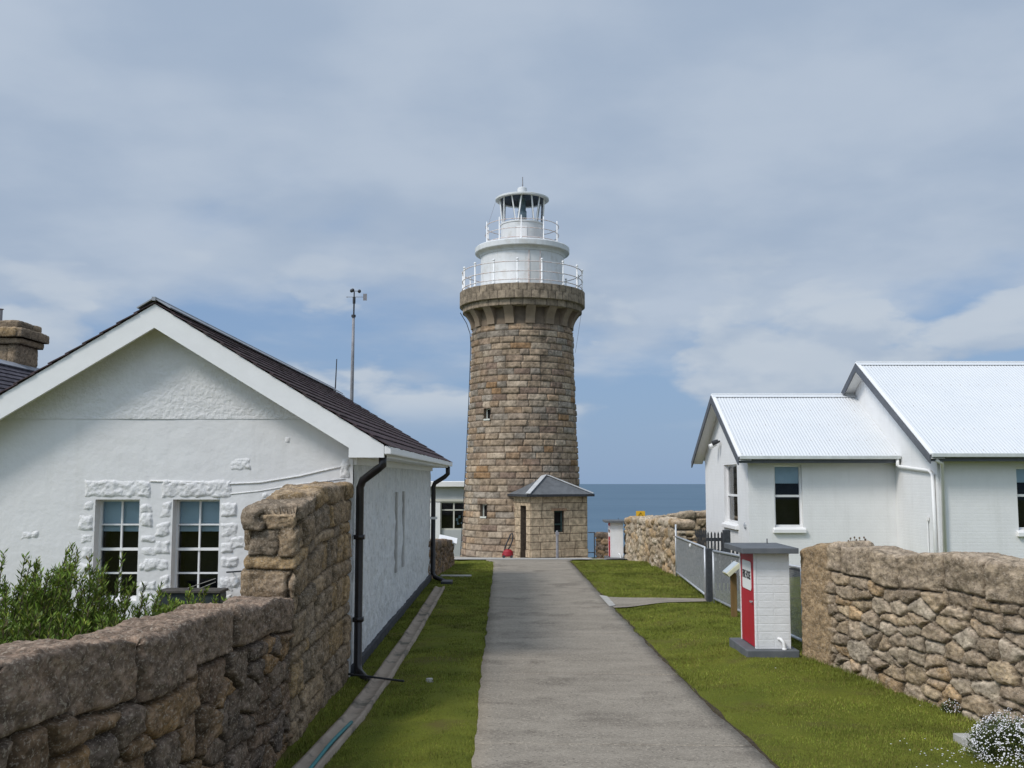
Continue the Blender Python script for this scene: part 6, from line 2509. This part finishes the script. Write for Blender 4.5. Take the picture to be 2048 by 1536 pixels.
def flower_bush(cx, cy, rx, ry, h, nfl, nlf, seed, label):
    rng = np.random.default_rng(seed)
    gz = g(cx, cy)
    t = thing('flower_bush', (cx, cy, gz), label, 'flower bush', 'white flower bushes by the right wall')
    V_, F_, C_ = [], [], []
    nb = 0
    for k in range(nlf):
        a, cz_ = rng.uniform(0, 2 * PI), rng.random()
        rr = rng.uniform(.5, 1.0)
        s_ = math.sqrt(1 - (cz_ * .95) ** 2)
        q0 = np.array([cx + rx * rr * s_ * math.cos(a), cy + ry * rr * s_ * math.sin(a), gz + h * cz_ * rr])
        d_ = np.array([math.cos(a) * s_, math.sin(a) * s_, cz_ + .4]) + rng.normal(0, .35, 3)
        d_ /= np.linalg.norm(d_)
        w_ = np.cross(d_, rng.normal(0, 1, 3))
        w_ /= np.linalg.norm(w_)
        ll = rng.uniform(.02, .04)
        V_ += [q0, q0 + d_ * ll * .5 + w_ * ll * .2, q0 + d_ * ll, q0 + d_ * ll * .5 - w_ * ll * .2]
        F_.append((nb, nb + 1, nb + 2, nb + 3))
        nb += 4
        C_ += [np.array([.075, .095, .03]) * rng.uniform(.6, 1.4)] * 4
    np_mesh('foliage', np.array(V_), np.array(F_), M['leaf'], parent=t, col=np.array(C_), smooth_=False)
    V_, F_ = [], []
    nb = 0
    for k in range(nfl):
        a, cz_ = rng.uniform(0, 2 * PI), rng.random() ** .8
        rr = rng.uniform(.94, 1.07) * (1 + .10 * math.sin(a * 5 + cz_ * 7))
        s_ = math.sqrt(1 - (cz_ * .97) ** 2)
        q0 = np.array([cx + rx * rr * s_ * math.cos(a), cy + ry * rr * s_ * math.sin(a), gz + h * cz_ * rr + .01])
        n_ = np.array([math.cos(a) * s_, math.sin(a) * s_, cz_ + .3]) + rng.normal(0, .3, 3)
        n_ /= np.linalg.norm(n_)
        u_ = np.cross(n_, np.array([.3, .2, 1]))
        u_ /= np.linalg.norm(u_)
        v_ = np.cross(n_, u_)
        rp = rng.uniform(.0045, .009)
        V_.append(q0 + n_ * .003)
        for j in range(10):
            aa = 2 * PI * j / 10
            rj = rp if j % 2 == 0 else rp * .55
            V_.append(q0 + (u_ * math.cos(aa) + v_ * math.sin(aa)) * rj)
        for j in range(10):
            F_.append((nb, nb + 1 + j, nb + 1 + (j + 1) % 10))
        nb += 11
    o = np_mesh('blossoms', np.array(V_), np.array(F_), M['petal'], parent=t, smooth_=False)
    return t


def on_ground(px_, py_):
    D = 10.0
    for _ in range(20):
        x = PX(px_, py_, D)
        D = (EYE - g(x, D)) / (EYE - PZ(py_, 1.0))
    return PX(px_, py_, D), D


x, y = on_ground(2020, 1520)
flower_bush(x + .08, y + .05, .40, .36, .34, 2300, 5200, 5, 'rounded bush covered in small white flowers at the bottom right corner')
x, y = on_ground(1916, 1424)
flower_bush(x, y, .16, .14, .12, 150, 900, 6, 'small tuft with few white flowers at the foot of the right wall')
# half buried slab
q = [on_ground(1906, 1478), on_ground(1938, 1478), on_ground(1968, 1507), on_ground(1945, 1498)]
mb = MB()
mb.prism([(a, b__, g(a, b__) - .02) for a, b__ in q], (0, 0, .075))
o = mb.build('buried_slab', M['concrete_pale'], origin=(*q[0], g(*q[0])), bevel=.004)
tag(o, 'flat pale slab half buried in the lawn beside the white flower bush', 'slab')


# ---------------------------------------------------------------- grass blades and daisies
def blocked(x, y):
    b__ = (x > path_l(y) + .03) & (x < path_r(y) - .02)
    xc = np.interp(y, dy_, dx_)
    xc = np.where(y < dy_[0], dx_[0] + (y - dy_[0]) * (dx_[1] - dx_[0]) / (dy_[1] - dy_[0]), xc)
    b__ |= (np.abs(x - xc) < .105) & (y < dy_.max() + .2)
    b__ |= x < XS + .04
    b__ |= (x > cx0 - .17) & (x < cx0 + cw + .12) & (y > cy0 - .14) & (y < cy0 + cd + .12)
    # right wall
    tt = (y - rb[1]) / (ra[1] - rb[1])
    b__ |= (x > rb[0] + (ra[0] - rb[0]) * tt + .02) & (y < ra[1])
    # side path
    b__ |= (x > 1.95) & (x < 4.5) & (y > 20.75 + (x - 2.0) * .32) & (y < 22.9 - (x - 2.0) * .27)
    return b__


def grass():
    rng = np.random.default_rng(77)
    n = 520000
    # sample more densely near the camera
    y = 7.6 + (34 - 7.6) * rng.random(n) ** 2.0
    x = rng.uniform(-2.2, 6.2, n)
    p2 = np.stack([x, y, x * 0], 1)
    cl = fbm(p2, 2.2, 3, 55)
    keep = ~blocked(x, y) & (x < .62 * y) & (x > -.56 * y)
    keep &= rng.random(n) < np.clip(.80 + .9 * cl, .15, 1)
    x, y, cl = x[keep], y[keep], cl[keep]
    n = len(x)
    sc_ = np.clip(y / 10.0, .85, 2.4)
    h = rng.uniform(.005, .016, n) * np.clip(1 + .5 * cl, .5, 1.6) * np.sqrt(sc_)
    edge = np.minimum(np.abs(x - path_l(y)), np.abs(x - path_r(y))) < .07
    h = np.where(edge, h * 1.5, h)
    tt_ = (y - rb[1]) / (ra[1] - rb[1])
    wallx = np.where(y < ra[1] + .3, rb[0] + (ra[0] - rb[0]) * tt_, 99)
    tuft = (np.abs(x - wallx) < .14) | ((x < XS + .16) & (y < 13.6)) | ((np.abs(x - 4.4) < .2) & (y > 14))
    h = np.where(tuft, h * rng.uniform(1.2, 4.0, n), h)
    clump = fbm(p2[keep], .9, 3, 58)
    h = h * (1 + .5 * smooth(clump, .1, .5))
    w = rng.uniform(.0022, .0045, n) * sc_
    a = rng.uniform(0, 2 * PI, n)
    ln = rng.uniform(.2, 1.0, n) * h
    z = G(x, y) - .014
    b0_ = np.stack([x - w * np.cos(a), y - w * np.sin(a), z], 1)
    b1_ = np.stack([x + w * np.cos(a), y + w * np.sin(a), z], 1)
    a2 = rng.uniform(0, 2 * PI, n)
    tp = np.stack([x + ln * np.cos(a2), y + ln * np.sin(a2), z + h + .012], 1)
    V_ = np.stack([b0_, b1_, tp], 1).reshape(-1, 3)
    F_ = np.arange(3 * n).reshape(-1, 3)
    pat = fbm(np.stack([x, y, x * 0], 1), .7, 4, 66)
    c_ = np.array([.168, .192, .030])[None] * rng.uniform(.65, 1.35, (n, 1)) * (1 + .40 * pat[:, None])
    yel = (rng.random(n) < np.clip(.16 + .5 * pat, .04, .5))[:, None]
    c_ = np.where(yel, np.array([.21, .185, .045])[None] * rng.uniform(.7, 1.3, (n, 1)), c_)
    C_ = np.repeat(c_, 3, axis=0)
    o = np_mesh('grass', V_, F_, M['blade'], col=C_, smooth_=False)
    tag(o, 'short mown green grass on both lawns', 'grass', kind='stuff')


grass()


def daisies():
    rng = np.random.default_rng(21)
    V_, F_ = [], []
    nb = 0
    for (px_, py_, sp, n) in ((1810, 1488, .10, 10), (1880, 1512, .18, 26), (1930, 1500, .15, 22), (1960, 1530, .2, 30), (1870, 1530, .2, 16), (1860, 1412, .07, 8), (1990, 1470, .1, 10), (1545, 1340, .05, 3)):
        x0, y0 = on_ground(px_, py_)
        for k in range(int(n * .55)):
            x, y = x0 + rng.normal(0, sp), y0 + rng.normal(0, sp * .7)
            if blocked(np.array([x]), np.array([y]))[0]:
                continue
            z = g(x, y) + rng.uniform(.012, .03)
            rp = rng.uniform(.005, .010)
            V_.append((x, y, z + .003))
            for j in range(8):
                aa = 2 * PI * j / 8
                V_.append((x + rp * math.cos(aa), y + rp * math.sin(aa), z))
            for j in range(8):
                F_.append((nb, nb + 1 + j, nb + 1 + (j + 1) % 8))
            nb += 9
    o = np_mesh('daisies', np.array(V_), np.array(F_), M['petal'], smooth_=False)
    tag(o, 'tiny white daisies scattered in the grass near the flower bush', 'daisies', kind='stuff')


daisies()
for o in bpy.data.objects:
    if 'base' in o.keys():
        del o['base']
